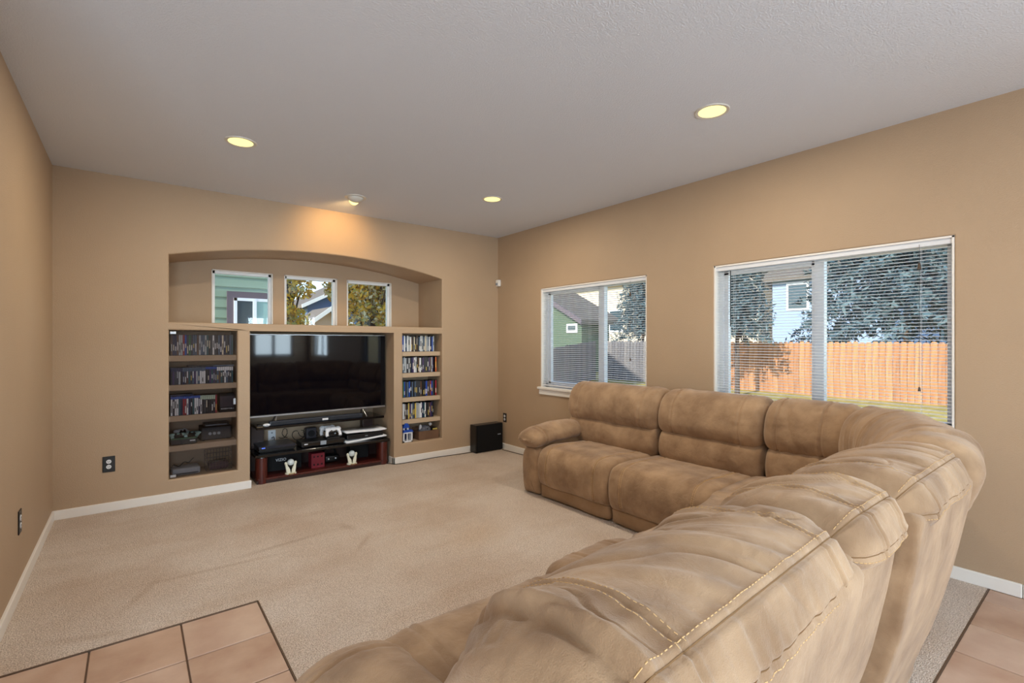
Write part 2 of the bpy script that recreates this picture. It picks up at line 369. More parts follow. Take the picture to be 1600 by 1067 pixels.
# blinds: each slat its own part
def blind(W, label, wand_y, cord_y, cord_z, tilt):
    y0, y1, z0, z1 = W[0] + .012, W[1] - .012, W[2], W[3]
    x = XR + .036
    e = empty('window_blind', (x, (y0 + y1) / 2, z0), label, 'blind', 'horizontal blinds in the wall windows')
    MB().box(x - .02, x + .02, y0, y1, z1 - .045, z1 - .006, .003).build('headrail', M_SLAT, e)
    p = .0212; n = int((z1 - .06 - z0 - .03) / p)
    # slat cross-section: shallow crown, real thickness
    w = .0125; xs = [-w, -w * .5, 0, w * .5, w]; cr = [0, .0018, .0024, .0018, 0]; th = .0007
    vs, fs = [], []
    for y in (-(y1 - y0) / 2 + .006, (y1 - y0) / 2 - .006):
        for a, c in zip(xs, cr): vs.append((a, y, c + th))
        for a, c in zip(xs[::-1], cr[::-1]): vs.append((a, y, c - th))
    for k in range(10): fs.append((k, (k + 1) % 10, 10 + (k + 1) % 10, 10 + k))
    fs += [tuple(range(10))[::-1], tuple(range(10, 20))]
    me = bpy.data.meshes.new('slat'); me.from_pydata(vs, [], fs); me.update(); me.materials.append(M_SLAT)
    for i in range(n):
        s = bpy.data.objects.new('slat', me); s.location = (x, (y0 + y1) / 2, z1 - .062 - i * p); s.rotation_euler = (0, tilt, 0); link(s, e)
    zb = z1 - .062 - n * p
    MB().box(x - .012, x + .012, y0 + .006, y1 - .006, zb - .008, zb + .006, .003).build('bottom_rail', M_SLAT, e)
    for t in (.1, .5, .9):
        yy = y0 + (y1 - y0) * t
        MB().box(x - .0135, x - .0128, yy - .0006, yy + .0006, zb, z1 - .045).box(x + .0128, x + .0135, yy - .0006, yy + .0006, zb, z1 - .045).build('ladder_cord', M_SLAT, e)
    if wand_y: MB().cyl((x - .024, wand_y, z1 - .05), (x - .024, wand_y, z1 - .50), .0032, seg=8).build('tilt_wand', M_MATTE, e)
    if cord_y:
        c = MB().tube([(x - .024, cord_y, z1 - .03), (x - .024, cord_y, cord_z)], .0011, 5).build('lift_cord', mat('cord_grey', (90, 92, 96), .7), e)
        MB().cyl((x - .024, cord_y, z1 - .18), (x - .024, cord_y, z1 - .142), .011, .006, 8).build('tassel', mat('wood_tassel', (70, 52, 36), .5), c)
        MB().cyl((x - .024, cord_y, cord_z - .022), (x - .024, cord_y, cord_z + .004), .008, .004, 8).build('tassel', MATS['wood_tassel'], c)
    return e
blind(W1, 'white horizontal blind in the window over the far end of the sofa', None, 2.98, 1.22, R(0))
blind(W2, 'white horizontal blind in the larger-looking window behind the sofa corner', 1.985, .80, 1.10, R(0))

# ------------------------------------------------------------------ ceiling lights
M_LAMP = mat('lamp_glow', (255, 240, 180), .5, emit=lin((255, 238, 150)), estr=.85)
M_RING = mat('lamp_ring', (214, 210, 200), .4)
def downlight(x, y, label, power=12):
    e = empty('recessed_light', (x, y, H), label, 'ceiling light', 'recessed ceiling lights')
    r = MB(); n = 32
    for (r0, z0_, r1, z1_) in ((.098, H, .094, H - .006), (.094, H - .006, .078, H - .004), (.078, H - .004, .072, H + .001)):
        A = [r.bm.verts.new((x + r0 * math.cos(k * 2 * math.pi / n), y + r0 * math.sin(k * 2 * math.pi / n), z0_)) for k in range(n)]
        B = [r.bm.verts.new((x + r1 * math.cos(k * 2 * math.pi / n), y + r1 * math.sin(k * 2 * math.pi / n), z1_)) for k in range(n)]
        for k in range(n): r.bm.faces.new((A[k], A[(k + 1) % n], B[(k + 1) % n], B[k]))
    r.build('trim_ring', M_RING, e, True)
    MB().cyl((x, y, H - .0035), (x, y, H - .001), .077, seg=32).build('lens', M_LAMP, e)
    d = bpy.data.lights.new('lamp', 'AREA'); d.shape = 'DISK'; d.size = .14; d.energy = power; d.color = (1, .87, .68)
    lo = bpy.data.objects.new('lamp', d); lo.location = (x, y, H - .008); link(lo, e)
downlight(.577, 3.735, 'glowing recessed ceiling light nearest the left wall')
downlight(2.691, 1.527, 'glowing recessed ceiling light above the sofa corner')
downlight(2.695, 3.755, 'small-looking glowing recessed ceiling light near the far right corner')
for x, y, lab in ((-1.6, -.6, 'recessed fill light added over the dining area behind the camera'), (.6, -1.6, 'recessed fill light added in the middle of the kitchen'), (2.7, -1.0, 'recessed fill light added near the sink window')): downlight(x, y, lab, 7)  # unseen kitchen lamps added to fill the room with light
# eyeball light aimed at the wall
e = empty('eyeball_light', (1.65, 4.5, H), 'white swivelling eyeball light washing the wall above the niche', 'ceiling light')
MB().cyl((1.65, 4.5, H - .007), (1.65, 4.5, H), .097, .1, 32).build('trim_ring', M_RING, e)
MB().sph((1.65, 4.5, H - .004), .072, 24, (1, 1, .62)).build('eyeball', M_RING, e, True)
dv = Vector((0, .9, -.28)).normalized()
MB().cyl(Vector((1.65, 4.5, H - .004)) + dv * .045, Vector((1.65, 4.5, H - .004)) + dv * .066, .046, .042, 24).build('lens', M_LAMP, e)
d = bpy.data.lights.new('lamp', 'SPOT'); d.energy = 13; d.color = (1, .62, .24); d.spot_size = R(105); d.spot_blend = .9; d.shadow_soft_size = .04
lo = bpy.data.objects.new('lamp', d); lo.location = Vector((1.65, 4.5, H - .02)) + dv * .09; lo.rotation_euler = Vector((0, .85, -.42)).to_track_quat('-Z', 'Y').to_euler(); link(lo, e)

# ------------------------------------------------------------------ wall plates, sensor
def outlet(loc, normal, label, sx=.08, sz=.128):
    e = empty('wall_outlet', loc, label, 'outlet', 'wall outlets')
    n = Vector(normal); t = Vector((0, 0, 1)).cross(n)
    Mx = Matrix((( *t, ), (0, 0, 1), ( *n, ))).transposed().to_4x4()
    def put(mb, name, m, par=e):
        mb.bm.transform(Matrix.Translation(loc) @ Mx); return mb.build(name, m, par)
    put(MB().box(-sx / 2, sx / 2, -sz / 2, sz / 2, 0, .006, .003), 'cover_plate', M_PLATE)
    for z in (.021, -.021):
        r = put(MB().cyl((0, z, .004), (0, z, .0085), .0165, seg=20), 'receptacle', M_WHITEP)
        put(MB().box(-.0075, -.0045, z - .004, z + .006, .008, .0092).box(.0045, .0075, z - .004, z + .006, .008, .0092).box(-.002, .002, z - .011, z - .007, .008, .0092), 'slot', M_MATTE, r)
outlet((-.155, YB, .388), (0, -1, 0), 'black outlet plate on the back wall left of the shelves')
outlet((XL, 3.74, .398), (1, 0, 0), 'black outlet plate on the left wall')
outlet((XR, 4.962, .408), (-1, 0, 0), 'black outlet plate on the right wall beside the subwoofer', .07, .115)
e = empty('motion_sensor', (XR - .01, 5.085, 2.13), 'small white motion sensor high in the far right corner', 'sensor')
MB().box(XR - .045, XR - .002, 5.045, YB - .004, 2.10, 2.185, .008).build('housing', M_TRIM, e)
MB().box(XR - .05, XR - .043, 5.055, YB - .014, 2.112, 2.145, .003).build('lens', M_GREYP, e)

# ------------------------------------------------------------------ sofa
rng = np.random.RandomState(7); PERM = rng.permutation(512); GRAD = rng.uniform(-1, 1, 512)
def vnoise(x, y, z=0.0):
    x, y = np.asarray(x, float), np.asarray(y, float); z = np.broadcast_to(np.asarray(z, float), x.shape)
    xi, yi, zi = np.floor(x).astype(int), np.floor(y).astype(int), np.floor(z).astype(int)
    xf, yf, zf = x - xi, y - yi, z - zi
    f = lambda t: t * t * t * (t * (t * 6 - 15) + 10)
    u, v, w = f(xf), f(yf), f(zf)
    def h(a, b, c): return GRAD[PERM[(PERM[(PERM[a % 512] + b) % 512] + c) % 512]]
    l = lambda a, b, t: a + (b - a) * t
    return l(l(l(h(xi, yi, zi), h(xi + 1, yi, zi), u), l(h(xi, yi + 1, zi), h(xi + 1, yi + 1, zi), u), v),
             l(l(h(xi, yi, zi + 1), h(xi + 1, yi, zi + 1), u), l(h(xi, yi + 1, zi + 1), h(xi + 1, yi + 1, zi + 1), u), v), w)

def resample(ctrl, n, sub=24):
    P = np.array(ctrl, float); m = len(P); out = []
    for i in range(m):
        p0, p1, p2, p3 = P[(i - 1) % m], P[i], P[(i + 1) % m], P[(i + 2) % m]
        for k in range(sub):
            t = k / sub
            out.append(.5 * ((2 * p1) + (-p0 + p2) * t + (2 * p0 - 5 * p1 + 4 * p2 - p3) * t * t + (-p0 + 3 * p1 - 3 * p2 + p3) * t ** 3))
    out = np.array(out); d = np.linalg.norm(np.roll(out, -1, 0) - out, axis=1); s = np.concatenate([[0], np.cumsum(d)]); tot = s[-1]
    q = np.linspace(0, tot, n, endpoint=False); cl = np.vstack([out, out[:1]])
    return np.stack([np.interp(q, s, cl[:, 0]), np.interp(q, s, cl[:, 1])], 1), tot

class Loft:
    """closed profile (v,z) swept along u, with pillow-rounded ends, folds, seams"""
    def __init__(s, ctrl, u0, u1, path, r_end=.05, nu=60, ns=80, puff=0.0, disp=None, caps=(True, True)):
        prof, tot = resample(ctrl, ns); s.tot = tot; s.prof = prof
        area = np.sum(prof[:, 0] * np.roll(prof[:, 1], -1) - np.roll(prof[:, 0], -1) * prof[:, 1])
        t = np.roll(prof, -1, 0) - np.roll(prof, 1, 0); t /= np.linalg.norm(t, axis=1)[:, None]
        nrm = np.stack([t[:, 1], -t[:, 0]], 1) * (1 if area > 0 else -1)
        s.u0, s.u1 = u0, u1; w = u1 - u0
        ang = np.linspace(0, math.pi / 2, 8)
        endu = r_end * (1 - np.cos(ang))
        mid = np.linspace(r_end, w - r_end, max(3, nu))
        us = np.concatenate([endu[:-1], mid, (w - endu[:-1])[::-1]]); s.us = us + u0
        S = np.arange(ns) / ns * tot
        U, SS = np.meshgrid(us, S, indexing='ij')
        d = np.minimum(U, w - U); dd = np.clip((r_end - d) / r_end, 0, 1)
        e = r_end * (1 - np.sqrt(np.clip(1 - dd * dd, 0, 1)))
        off = -e + puff * np.sin(math.pi * U / w) ** .6
        PV = np.broadcast_to(prof[None, :, 0], U.shape); PZ = np.broadcast_to(prof[None, :, 1], U.shape)
        if disp is not None: off = off + disp(U, w - U, SS, PV, PZ) * np.clip(d / (r_end * .4), 0, 1)
        V = PV + nrm[None, :, 0] * off; Z = PZ + nrm[None, :, 1] * off
        s.G = path(U + u0, V, Z)            # (nu,ns,3)
        s.nu, s.ns = s.G.shape[:2]; s.path = path; s.caps = caps; s.r = r_end
    def s_at(s, v, z):
        return int(np.argmin((s.prof[:, 0] - v) ** 2 + (s.prof[:, 1] - z) ** 2)) / s.ns * s.tot
    def build(s, name, m, parent):
        nu, ns = s.nu, s.ns; V = s.G.reshape(-1, 3); F = []
        ii, jj = np.meshgrid(np.arange(nu - 1), np.arange(ns), indexing='ij'); j2 = (jj + 1) % ns
        F = np.stack([ii * ns + jj, ii * ns + j2, (ii + 1) * ns + j2, (ii + 1) * ns + jj], -1).reshape(-1, 4).tolist()
        V = [V]; base = nu * ns
        for end in (0, 1):
            ring = s.G[0 if end == 0 else -1]; nxt = s.G[1 if end == 0 else -2]; c = ring.mean(0); outd = (ring - nxt).mean(0); outd = outd / (np.linalg.norm(outd) + 1e-9)
            prev = [(0 if end == 0 else (nu - 1) * ns) + k for k in range(ns)]
            for k, sc in enumerate((.8, .55, .3)):
                rr = c + (ring - c) * sc + outd * (.004 * (k + 1)); V.append(rr); idx = [base + q for q in range(ns)]; base += ns
                for q in range(ns): F.append((prev[q], prev[(q + 1) % ns], idx[(q + 1) % ns], idx[q]))
                prev = idx
            V.append((c + outd * .014)[None]); cidx = base; base += 1
            for q in range(ns): F.append((prev[q], prev[(q + 1) % ns], cidx))
        V = np.concatenate(V)
        o = mesh_obj(name, V, F, m, parent, True)
        bm = bmesh.new(); bm.from_mesh(o.data); bmesh.ops.recalc_face_normals(bm, faces=bm.faces); bm.to_mesh(o.data); bm.free()
        s.center = s.G.reshape(-1, 3).mean(0)
        return o
    def at(s, u, sv, lift=0.0):
        fi = np.interp(u, s.us, np.arange(s.nu)); fj = (sv / s.tot * s.ns) % s.ns
        i = min(int(fi), s.nu - 2); j = int(fj) % s.ns; a, b = fi - i, fj - int(fj); j2 = (j + 1) % s.ns; G = s.G
        p = (G[i, j] * (1 - b) + G[i, j2] * b) * (1 - a) + (G[i + 1, j] * (1 - b) + G[i + 1, j2] * b) * a
        du = G[i + 1, j] - G[i, j]; ds = G[i, j2] - G[i, j]; n = np.cross(du, ds); n = n / (np.linalg.norm(n) + 1e-9)
        ring = G[i].mean(0)
        if np.dot(n, p - ring) < 0: n = -n
        return p + n * lift, n
    def stitch(s, path, parent, dash=.009, gap=.005, r=.0012, name='stitching', m=None):
        """path: list of (u, s) points; dashes of thread lying on the surface"""
        pts = []
        for (ua, sa), (ub, sb) in zip(path, path[1:]):
            k = max(2, int(math.hypot(ub - ua, sb - sa) / .003))
            for q in range(k): pts.append(s.at(ua + (ub - ua) * q / k, sa + (sb - sa) * q / k, r * .6))
        vs, fs = [], []; run = 0; i = 0
        acc = 0; start = 0
        P = [p for p, n in pts]; cum = [0]
        for a, b in zip(P, P[1:]): cum.append(cum[-1] + float(np.linalg.norm(b - a)))
        x = 0
        while x + dash < cum[-1]:
            ia = int(np.searchsorted(cum, x)); ib = min(int(np.searchsorted(cum, x + dash)), len(P) - 1)
            if ib > ia:
                pa, pb = P[ia], P[ib]; n = pts[ia][1]; t = (pb - pa) / (np.linalg.norm(pb - pa) + 1e-9); sd = np.cross(n, t)
                b0 = len(vs)
                for p in (pa, pb):
                    for o_ in (sd * r, n * r, -sd * r, -n * r): vs.append(p + o_)
                for k in range(4): fs.append((b0 + k, b0 + (k + 1) % 4, b0 + 4 + (k + 1) % 4, b0 + 4 + k))
                fs.append((b0, b0 + 3, b0 + 2, b0 + 1)); fs.append((b0 + 4, b0 + 5, b0 + 6, b0 + 7))
            x += dash + gap
        return mesh_obj(name, vs, fs, m or M_THREAD, parent)

def straight(o, U, V):
    o, U, V = np.array(o, float), np.array(U, float), np.array(V, float)
    def f(u, v, z):
        xy = o + u[..., None] * U + v[..., None] * V
        return np.concatenate([xy, np.broadcast_to(z, u.shape)[..., None]], -1)
    return f
def along(pts):
    """curved path: u = arc length along the polyline-spline pts (where v=0), v points to its left or right"""
    P = np.array(pts, float)
    t = np.linspace(0, 1, len(P)); tt = np.linspace(0, 1, 200)
    from numpy.polynomial import polynomial as _p
    cx = np.polyfit(t, P[:, 0], min(3, len(P) - 1)); cy = np.polyfit(t, P[:, 1], min(3, len(P) - 1))
    X, Y = np.polyval(cx, tt), np.polyval(cy, tt); s = np.concatenate([[0], np.cumsum(np.hypot(np.diff(X), np.diff(Y)))])
    tx, ty = np.gradient(X, s), np.gradient(Y, s)
    def f(u, v, z):
        x, y = np.interp(u, s, X), np.interp(u, s, Y); a, b = np.interp(u, s, tx), np.interp(u, s, ty); l = np.hypot(a, b)
        nx, ny = b / l, -a / l
        return np.stack([x + nx * v, y + ny * v, np.broadcast_to(z, u.shape)], -1)
    f.length = s[-1]
    return f

def folds(seed, amp=.006, fu=16, fs=3.0, slant=.6, crease=.6, seams_u=(), seams_s=(), sw=.007, sd=.008, mask=None, gather=.0, step=None):
    def f(U, Ur, S, V, Z):
        warp = vnoise(U * 4 + seed, S * 4, seed) * .8
        n = vnoise((U + slant * S) * fu + warp * 1.6, S * fs + warp, seed * 1.7)
        n2 = vnoise((U + slant * S) * fu * 2.1 + 5 + warp, S * fs * 1.5, seed * 2.3)
        k = vnoise(U * 3 + 9, S * 2.5, seed + 4) * .5 + .5
        d = amp * (n * .8 + n2 * .35) * (.35 + .9 * k) - amp * crease * np.clip(1 - np.abs(n) * 5, 0, 1) ** 2 * k
        d = d + .004 * vnoise(U * 5, S * 5, seed + 11)
        if mask is not None: d = d * mask(U, Ur, S, V, Z)
        for us in seams_u:
            us, sd_, sw_ = us if isinstance(us, tuple) else (us, sd, sw)
            x = U - us if us >= 0 else Ur + us
            d = d - sd_ * np.exp(-(x / sw_) ** 2) + sd_ * .6 * np.exp(-((np.abs(x) - sw_ * 2.4) / (sw_ * 1.4)) ** 2)
            if gather: d = d + gather * vnoise(S * 42, U * 6, seed) * np.exp(-(x / .05) ** 2)
        if step: d = d - step[1] / (1 + np.exp((U - step[0]) / .008))
        for ss in seams_s:
            x = S - ss
            d = d - sd * np.exp(-(x / sw) ** 2) + sd * .6 * np.exp(-((np.abs(x) - sw * 2.4) / (sw * 1.4)) ** 2)
            if gather: d = d + gather * vnoise(U * 46, S * 6, seed + 3) * np.exp(-(x / .05) ** 2)
        return d
    return f

sofa = empty('sectional_sofa', (2.6, 1.6, .006), 'tan microsuede L-shaped reclining sectional sofa with plump pillow backs', 'sofa')
def prof_shift(c, dv=0, dz=0, sv=1): return [(v * sv + dv, z + dz) for v, z in c]

# profiles (v from the seat front towards the back, z)
SEAT = [(.03, .122), (-.015, .17), (-.03, .26), (-.022, .36), (.012, .425), (.07, .452), (.2, .462), (.4, .45), (.62, .43), (.64, .30), (.5, .14), (.2, .118)]
BASE = [(.05, .014), (.02, .04), (.012, .09), (.03, .128), (.3, .13), (.8, .13), (.83, .07), (.8, .014), (.4, .012)]
LUMB = [(.60, .42), (.535, .45), (.515, .53), (.535, .62), (.58, .665), (.68, .68), (.72, .55), (.69, .43)]
UPPER = [(.60, .645), (.545, .665), (.515, .74), (.53, .84), (.575, .925), (.65, .975), (.74, .985), (.82, .955), (.862, .885), (.85, .80), (.79, .70), (.70, .645)]
REAR = [(.74, .02), (.70, .3), (.70, .62), (.76, .88), (.835, .90), (.86, .86), (.85, .6), (.82, .3), (.80, .03)]

# --- leg A along the right wall: u runs from the far arm (y=3.44) towards the kitchen, v towards the wall
PA = straight((2.835, 0), (0, -1), (1, 0))
def ua(y): return -y
def seat_A(y_far, y_near, seed):
    sd = Loft(SEAT, ua(y_far), ua(y_near), PA, .045, 60, 90, .006, folds(seed, .006, 10, 2.5, .3, .5, seams_u=(.13, -.13), gather=.002))
    o = sd.build('seat_cushion', M_SUEDE, sofa)
    for du in (.13, y_far - y_near - .13):
        for q in (-.007, .007):
            sd.stitch([(ua(y_far) + du + q, sd.s_at(.0, .16)), (ua(y_far) + du + q, sd.s_at(.58, .43))][::1] if sd.s_at(.0, .16) < sd.s_at(.58, .43) else [(ua(y_far) + du + q, sd.s_at(.58, .43)), (ua(y_far) + du + q, sd.s_at(.0, .16))], o, .009, .005, .0016)
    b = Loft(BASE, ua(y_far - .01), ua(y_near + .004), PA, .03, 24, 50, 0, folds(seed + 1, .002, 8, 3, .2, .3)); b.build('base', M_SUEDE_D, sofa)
def back_A(y_far, y_near, seed, stitches=(.15, -.15), low=0):
    l = Loft(prof_shift(LUMB), ua(y_far - .02), ua(y_near + .008), PA, .04, 50, 60, .008, folds(seed, .008, 12, 3, .2, .7)); l.build('lumbar_cushion', M_SUEDE, sofa)
    w = y_far - y_near
    up = Loft(UPPER, ua(y_far), ua(y_near), PA, .07, 70, 100, .008, folds(seed + 3, .0085, 11, 2.6, .25, .7, seams_u=stitches, gather=.003))
    o = up.build('head_cushion', M_SUEDE, sofa)
    for st in stitches:
        uu = ua(y_far) + (st if st > 0 else w + st)
        a, b = up.s_at(.56, .66), up.s_at(.84, .92)
        if a > b: a, b = b, a
        if b - a > up.tot / 2: a, b = b, a + up.tot
        for q in (-.007, .007): up.stitch([(uu + q, a), (uu + q, b)], o, .009, .005, .0016)
    r = Loft(REAR, ua(y_far - .02), ua(y_near + .005), PA, .03, 20, 50); r.build('rear_panel', M_SUEDE, sofa)
seat_A(3.245, 2.445, 1); seat_A(2.44, 1.60, 2)
back_A(3.43, 2.405, 5); back_A(2.40, 1.56, 9); back_A(1.555, 1.02, 14, (.10, -.17))

# far arm: front panel, body and pillow top; v across the arm, swept from front (x=2.82) to the back
def arm(path, seed, w=.24, length=.66, dz=0.0):
    body = [(.03, .02), (.0, .15), (.0, .33), (.04, .415), (.12, .44), (.2, .42), (w, .33), (w, .14), (w - .02, .02), (.12, .014)]
    Loft(body, .0, length + .1, path, .06, 30, 60, 0, folds(seed, .003, 8, 3, .2, .4)).build('arm_panel', M_SUEDE, sofa)
    neck = [(.05, .40), (.045, .5), (.12, .53), (.2, .5), (.2, .40), (.12, .38)]
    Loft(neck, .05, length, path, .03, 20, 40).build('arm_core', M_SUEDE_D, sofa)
    pil = [(-.015, .50), (-.035, .53), (-.02, .575), (.05, .615), (.13, .622), (.21, .60), (.255, .555), (.25, .505), (.2, .472), (.12, .465), (.04, .472)]
    def droop(f0):
        def g(u, v, z):
            t = np.clip((.30 - u) / .30, 0, 1); t2 = np.clip((u - .3) / .35, 0, 1)
            return f0(u, v, z + dz - .045 * t ** 1.5 + .012 * t2)
        return g
    p = Loft(pil, -.035, length - .06, droop(path), .075, 50, 70, .006, folds(seed + 2, .005, 11, 4, .4, .6, seams_u=(.13,), gather=.002))
    o = p.build('arm_pillow', M_SUEDE, sofa)
    a, b = p.s_at(-.03, .53), p.s_at(.255, .54)
    if a > b: a, b = b, a
    p.stitch([(.095, a), (.095, b)], o, .007, .005, .001)
arm(straight((2.82, 3.48), (1, 0), (0, -1)), 21)

# --- corner wedge: curved back (curved path with v outward)
WSEAT = [(2.80, 1.585), (3.42, 1.585), (3.42, 1.02), (3.2, .82), (2.75, .62), (2.4, .60), (1.80, .62), (1.80, 1.44), (2.1, 1.46), (2.45, 1.49), (2.68, 1.535)]
def rounded_slab(name, poly, z0, z1, r, m, parent, amp=.004, grid=.03):
    bm = bmesh.new(); vs = [bm.verts.new((x, y, z0)) for x, y in poly]; f = bm.faces.new(vs)
    ex = bmesh.ops.extrude_face_region(bm, geom=[f]); top = [v for v in ex['geom'] if isinstance(v, bmesh.types.BMVert)]
    for v in top: v.co.z = z1
    bmesh.ops.recalc_face_normals(bm, faces=bm.faces)
    es = [e_ for e_ in bm.edges if e_.verts[0].co.z == z1 and e_.verts[1].co.z == z1] + [e_ for e_ in bm.edges if abs(e_.verts[0].co.z - e_.verts[1].co.z) > .01]
    bmesh.ops.bevel(bm, geom=es, offset=r, segments=6, profile=.5, affect='EDGES', clamp_overlap=True)
    bmesh.ops.triangulate(bm, faces=bm.faces)
    for _ in range(3):
        bmesh.ops.subdivide_edges(bm, edges=[e_ for e_ in bm.edges if e_.calc_length() > grid * 1.6], cuts=1, use_grid_fill=False)
        bmesh.ops.triangulate(bm, faces=[g for g in bm.faces if len(g.verts) > 3])
    for v in bm.verts:
        if v.co.z > z1 - r: v.co.z += amp * 2.5 * float(vnoise(np.array([v.co.x * 7]), np.array([v.co.y * 7]))[0])
    me = bpy.data.meshes.new(name); bm.to_mesh(me); bm.free(); me.materials.append(m); me.polygons.foreach_set('use_smooth', [True] * len(me.polygons))
    return link(bpy.data.objects.new(name, me), parent)
rounded_slab('corner_seat', WSEAT, .13, .465, .06, M_SUEDE, sofa)
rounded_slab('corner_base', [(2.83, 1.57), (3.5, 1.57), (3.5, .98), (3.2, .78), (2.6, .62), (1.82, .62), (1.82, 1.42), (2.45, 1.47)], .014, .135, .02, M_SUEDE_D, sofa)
PW = along([(3.33, 1.08), (3.16, .90), (2.86, .74), (2.47, .665)])   # front face of the curved back; v to its outside
PROBE = PW(np.array([.3]), np.array([.2]), np.array([.5]))[0]
if PROBE[0] < 3.1 and PROBE[1] > .85:
    _pw = PW
    def PW2(u, v, z): return _pw(u, -v, z)
    PW2.length = _pw.length; PW = PW2
UPW = [(.02, .62), (-.03, .66), (-.05, .75), (-.03, .87), (.03, .955), (.11, .995), (.19, .995), (.27, .965), (.315, .90), (.31, .82), (.25, .70), (.12, .63)]
cw = Loft(UPW, .0, PW.length, PW, .08, 110, 110, .012, folds(31, .014, 15, 2.2, .35, .9, seams_u=(.30, -.30), gather=.002))
co = cw.build('corner_head_cushion', M_SUEDE, sofa)
for uu in (.30, PW.length - .30):
    a, b = cw.s_at(.0, .64), cw.s_at(.31, .88)
    if a > b: a, b = b, a
    if b - a > cw.tot / 2: a, b = b, a + cw.tot
    for q in (-.007, .007): cw.stitch([(uu + q, a), (uu + q, b)], co, .009, .006, .0012)
Loft([(.05, .42), (.0, .46), (-.02, .54), (.0, .62), (.05, .655), (.15, .66), (.18, .5), (.14, .42)], .02, PW.length - .02, PW, .04, 60, 50, .006, folds(35, .005, 12, 3, .3, .5)).build('corner_lumbar_cushion', M_SUEDE, sofa)
Loft([(.0, .03), (.06, .3), (.14, .6), (.2, .86), (.28, .88), (.295, .82), (.22, .5), (.15, .2), (.08, .03)], .01, PW.length - .01, PW, .03, 60, 50).build('corner_rear_panel', M_SUEDE, sofa)

# --- leg B with its back to the kitchen: u along +x, v measured as -y from y=0
PB = straight((0, 0), (1, 0), (0, -1))
_a = R(2.6); PB_NEAR = straight((1.33 - 1.33 * math.cos(_a), -1.33 * math.sin(_a)), (math.cos(_a), math.sin(_a)), (math.sin(_a), -math.cos(_a)))
def yz(c): return [(-y, z) for y, z in c]
def back_B(x0, x1, seed, PB, dy=0.0, dz=0.0, amp=.008, fu=13, slant=-.45, r_end=.06, stitch_u=(), nu=150, ns=190, gather=.003, edge=True, rear_top=None, sway=0.0, crease=.8, step=None):
    U0 = [(.79, .61), (.83, .68), (.825, .78), (.785, .88), (.71, .955), (.62, .992), (.53, 1.004), (.455, .997), (.40, .972), (.372, .93), (.366, .895), (.378, .862), (.45, .82), (.55, .72), (.66, .62)]
    c = yz([(y + dy, z + dz) for y, z in U0])
    t = Loft(c, x0, x1, PB, r_end, 8, ns)
    s1, s2 = t.s_at(-(.405 + dy), .976 + dz), t.s_at(-(.367 + dy), .897 + dz)
    def mask(U, Ur, S, V, Z):
        k = np.clip((-V - (.40 + dy)) / .03, 0.25, 1.0)       # calmer behind the first stitched seam
        return k
    up = Loft(c, x0, x1, PB, r_end, nu, ns, .008, folds(seed, amp, fu, 2.0, slant, crease, seams_u=stitch_u, seams_s=(s1, s2), sw=.005, sd=.0045, mask=mask, gather=gather, step=step))
    o = up.build('head_cushion', M_SUEDE, sofa)
    if edge:
        off1 = .014 if s1 < s2 else -.014
        up.stitch([(x0 + .03, s1 - off1), (x1 - .03, s1 - off1)], o, .0065, .0055, .001)
        up.stitch([(x0 + .03, s2 + off1 * .9), (x1 - .03, s2 + off1 * .9)], o, .0065, .0055, .001)
        up.stitch([(x0 + .02, s1), (x1 - .02, s1)], o, .006, .0, .0016, 'seam', M_SEAM)
        up.stitch([(x0 + .02, s2), (x1 - .02, s2)], o, .006, .0, .0016, 'seam', M_SEAM)
    for su in stitch_u:
        if isinstance(su, tuple): continue
        uu = x0 + su if su > 0 else x1 + su
        a, b = up.s_at(-(.82 + dy), .76 + dz), s1
        if a > b: a, b = b, a
        if b - a > up.tot / 2: a, b = b, a + up.tot
        for q in (-.011, .011): up.stitch([(uu + q, a), (uu + q, b)], o, .0065, .0055, .0009)
    Loft(yz([(.80 + dy, .42), (.83 + dy, .52), (.80 + dy, .62), (.72, .65), (.62, .6), (.64, .42)]), x0 + .01, x1 - .01, PB, .04, 40, 50, .006, folds(seed + 2, .005, 12, 3, .3, .5)).build('lumbar_cushion', M_SUEDE, sofa)
    rt = rear_top if rear_top is not None else .372
    rp = [(.66, .03), (.62, .45), (.52, .80), (rt + .06, .875), (rt + .006, .865), (rt + .006, .81), (rt + .028, .66), (rt + .07, .45), (rt + .125, .25), (rt + .17, .10), (rt + .19, .03)]
    r = Loft(yz(rp), x0 + .008, x1 - .008, PB, .022, 70, 120, 0, folds(seed + 6, .005, 5, 1.5, .1, .2))
    ro = r.build('rear_panel', M_SUEDE, sofa)
    return up, o, r, ro
def seat_B(x0, x1, yf, seed):
    P = straight((0, yf), (1, 0), (0, -1))
    Loft([(v_, z_ + (.028 if z_ > .3 else 0)) for v_, z_ in SEAT], x0, x1, P, .05, 50, 80, .008, folds(seed, .004, 9, 2.5, .3, .4, seams_u=(.13, -.13))).build('seat_cushion', M_SUEDE, sofa)
    Loft(BASE, x0 + .005, x1 - .005, P, .03, 20, 50).build('base', M_SUEDE_D, sofa)
# near recliner, narrow unit, unit next to the corner
back_B(.43, 1.33, 41, PB_NEAR, .015, -.034, .017, 12, -.5, .10, ((.10, .014, .008), .20, -.15), 230, 230, .0025, step=(.10, .03))
back_B(1.325, 1.775, 47, PB, .02, -.036, .018, 14, -.6, .115, (.15, -.13), 130, 200, .003, rear_top=.412)
b0, b0o, r0, r0o = back_B(1.77, 2.50, 53, PB, .0, -.026, .016, 16, -.45, .11, (.12,), 190, 200, .0025, rear_top=.368)
# welt on the left rear edge of the unit beside the corner
seat_B(.56, 1.33, 1.44, 61); seat_B(1.335, 1.795, 1.50, 63)
arm(straight((.345, 1.335), (0, -1), (1, 0)), 71, .24, .74, -.03)

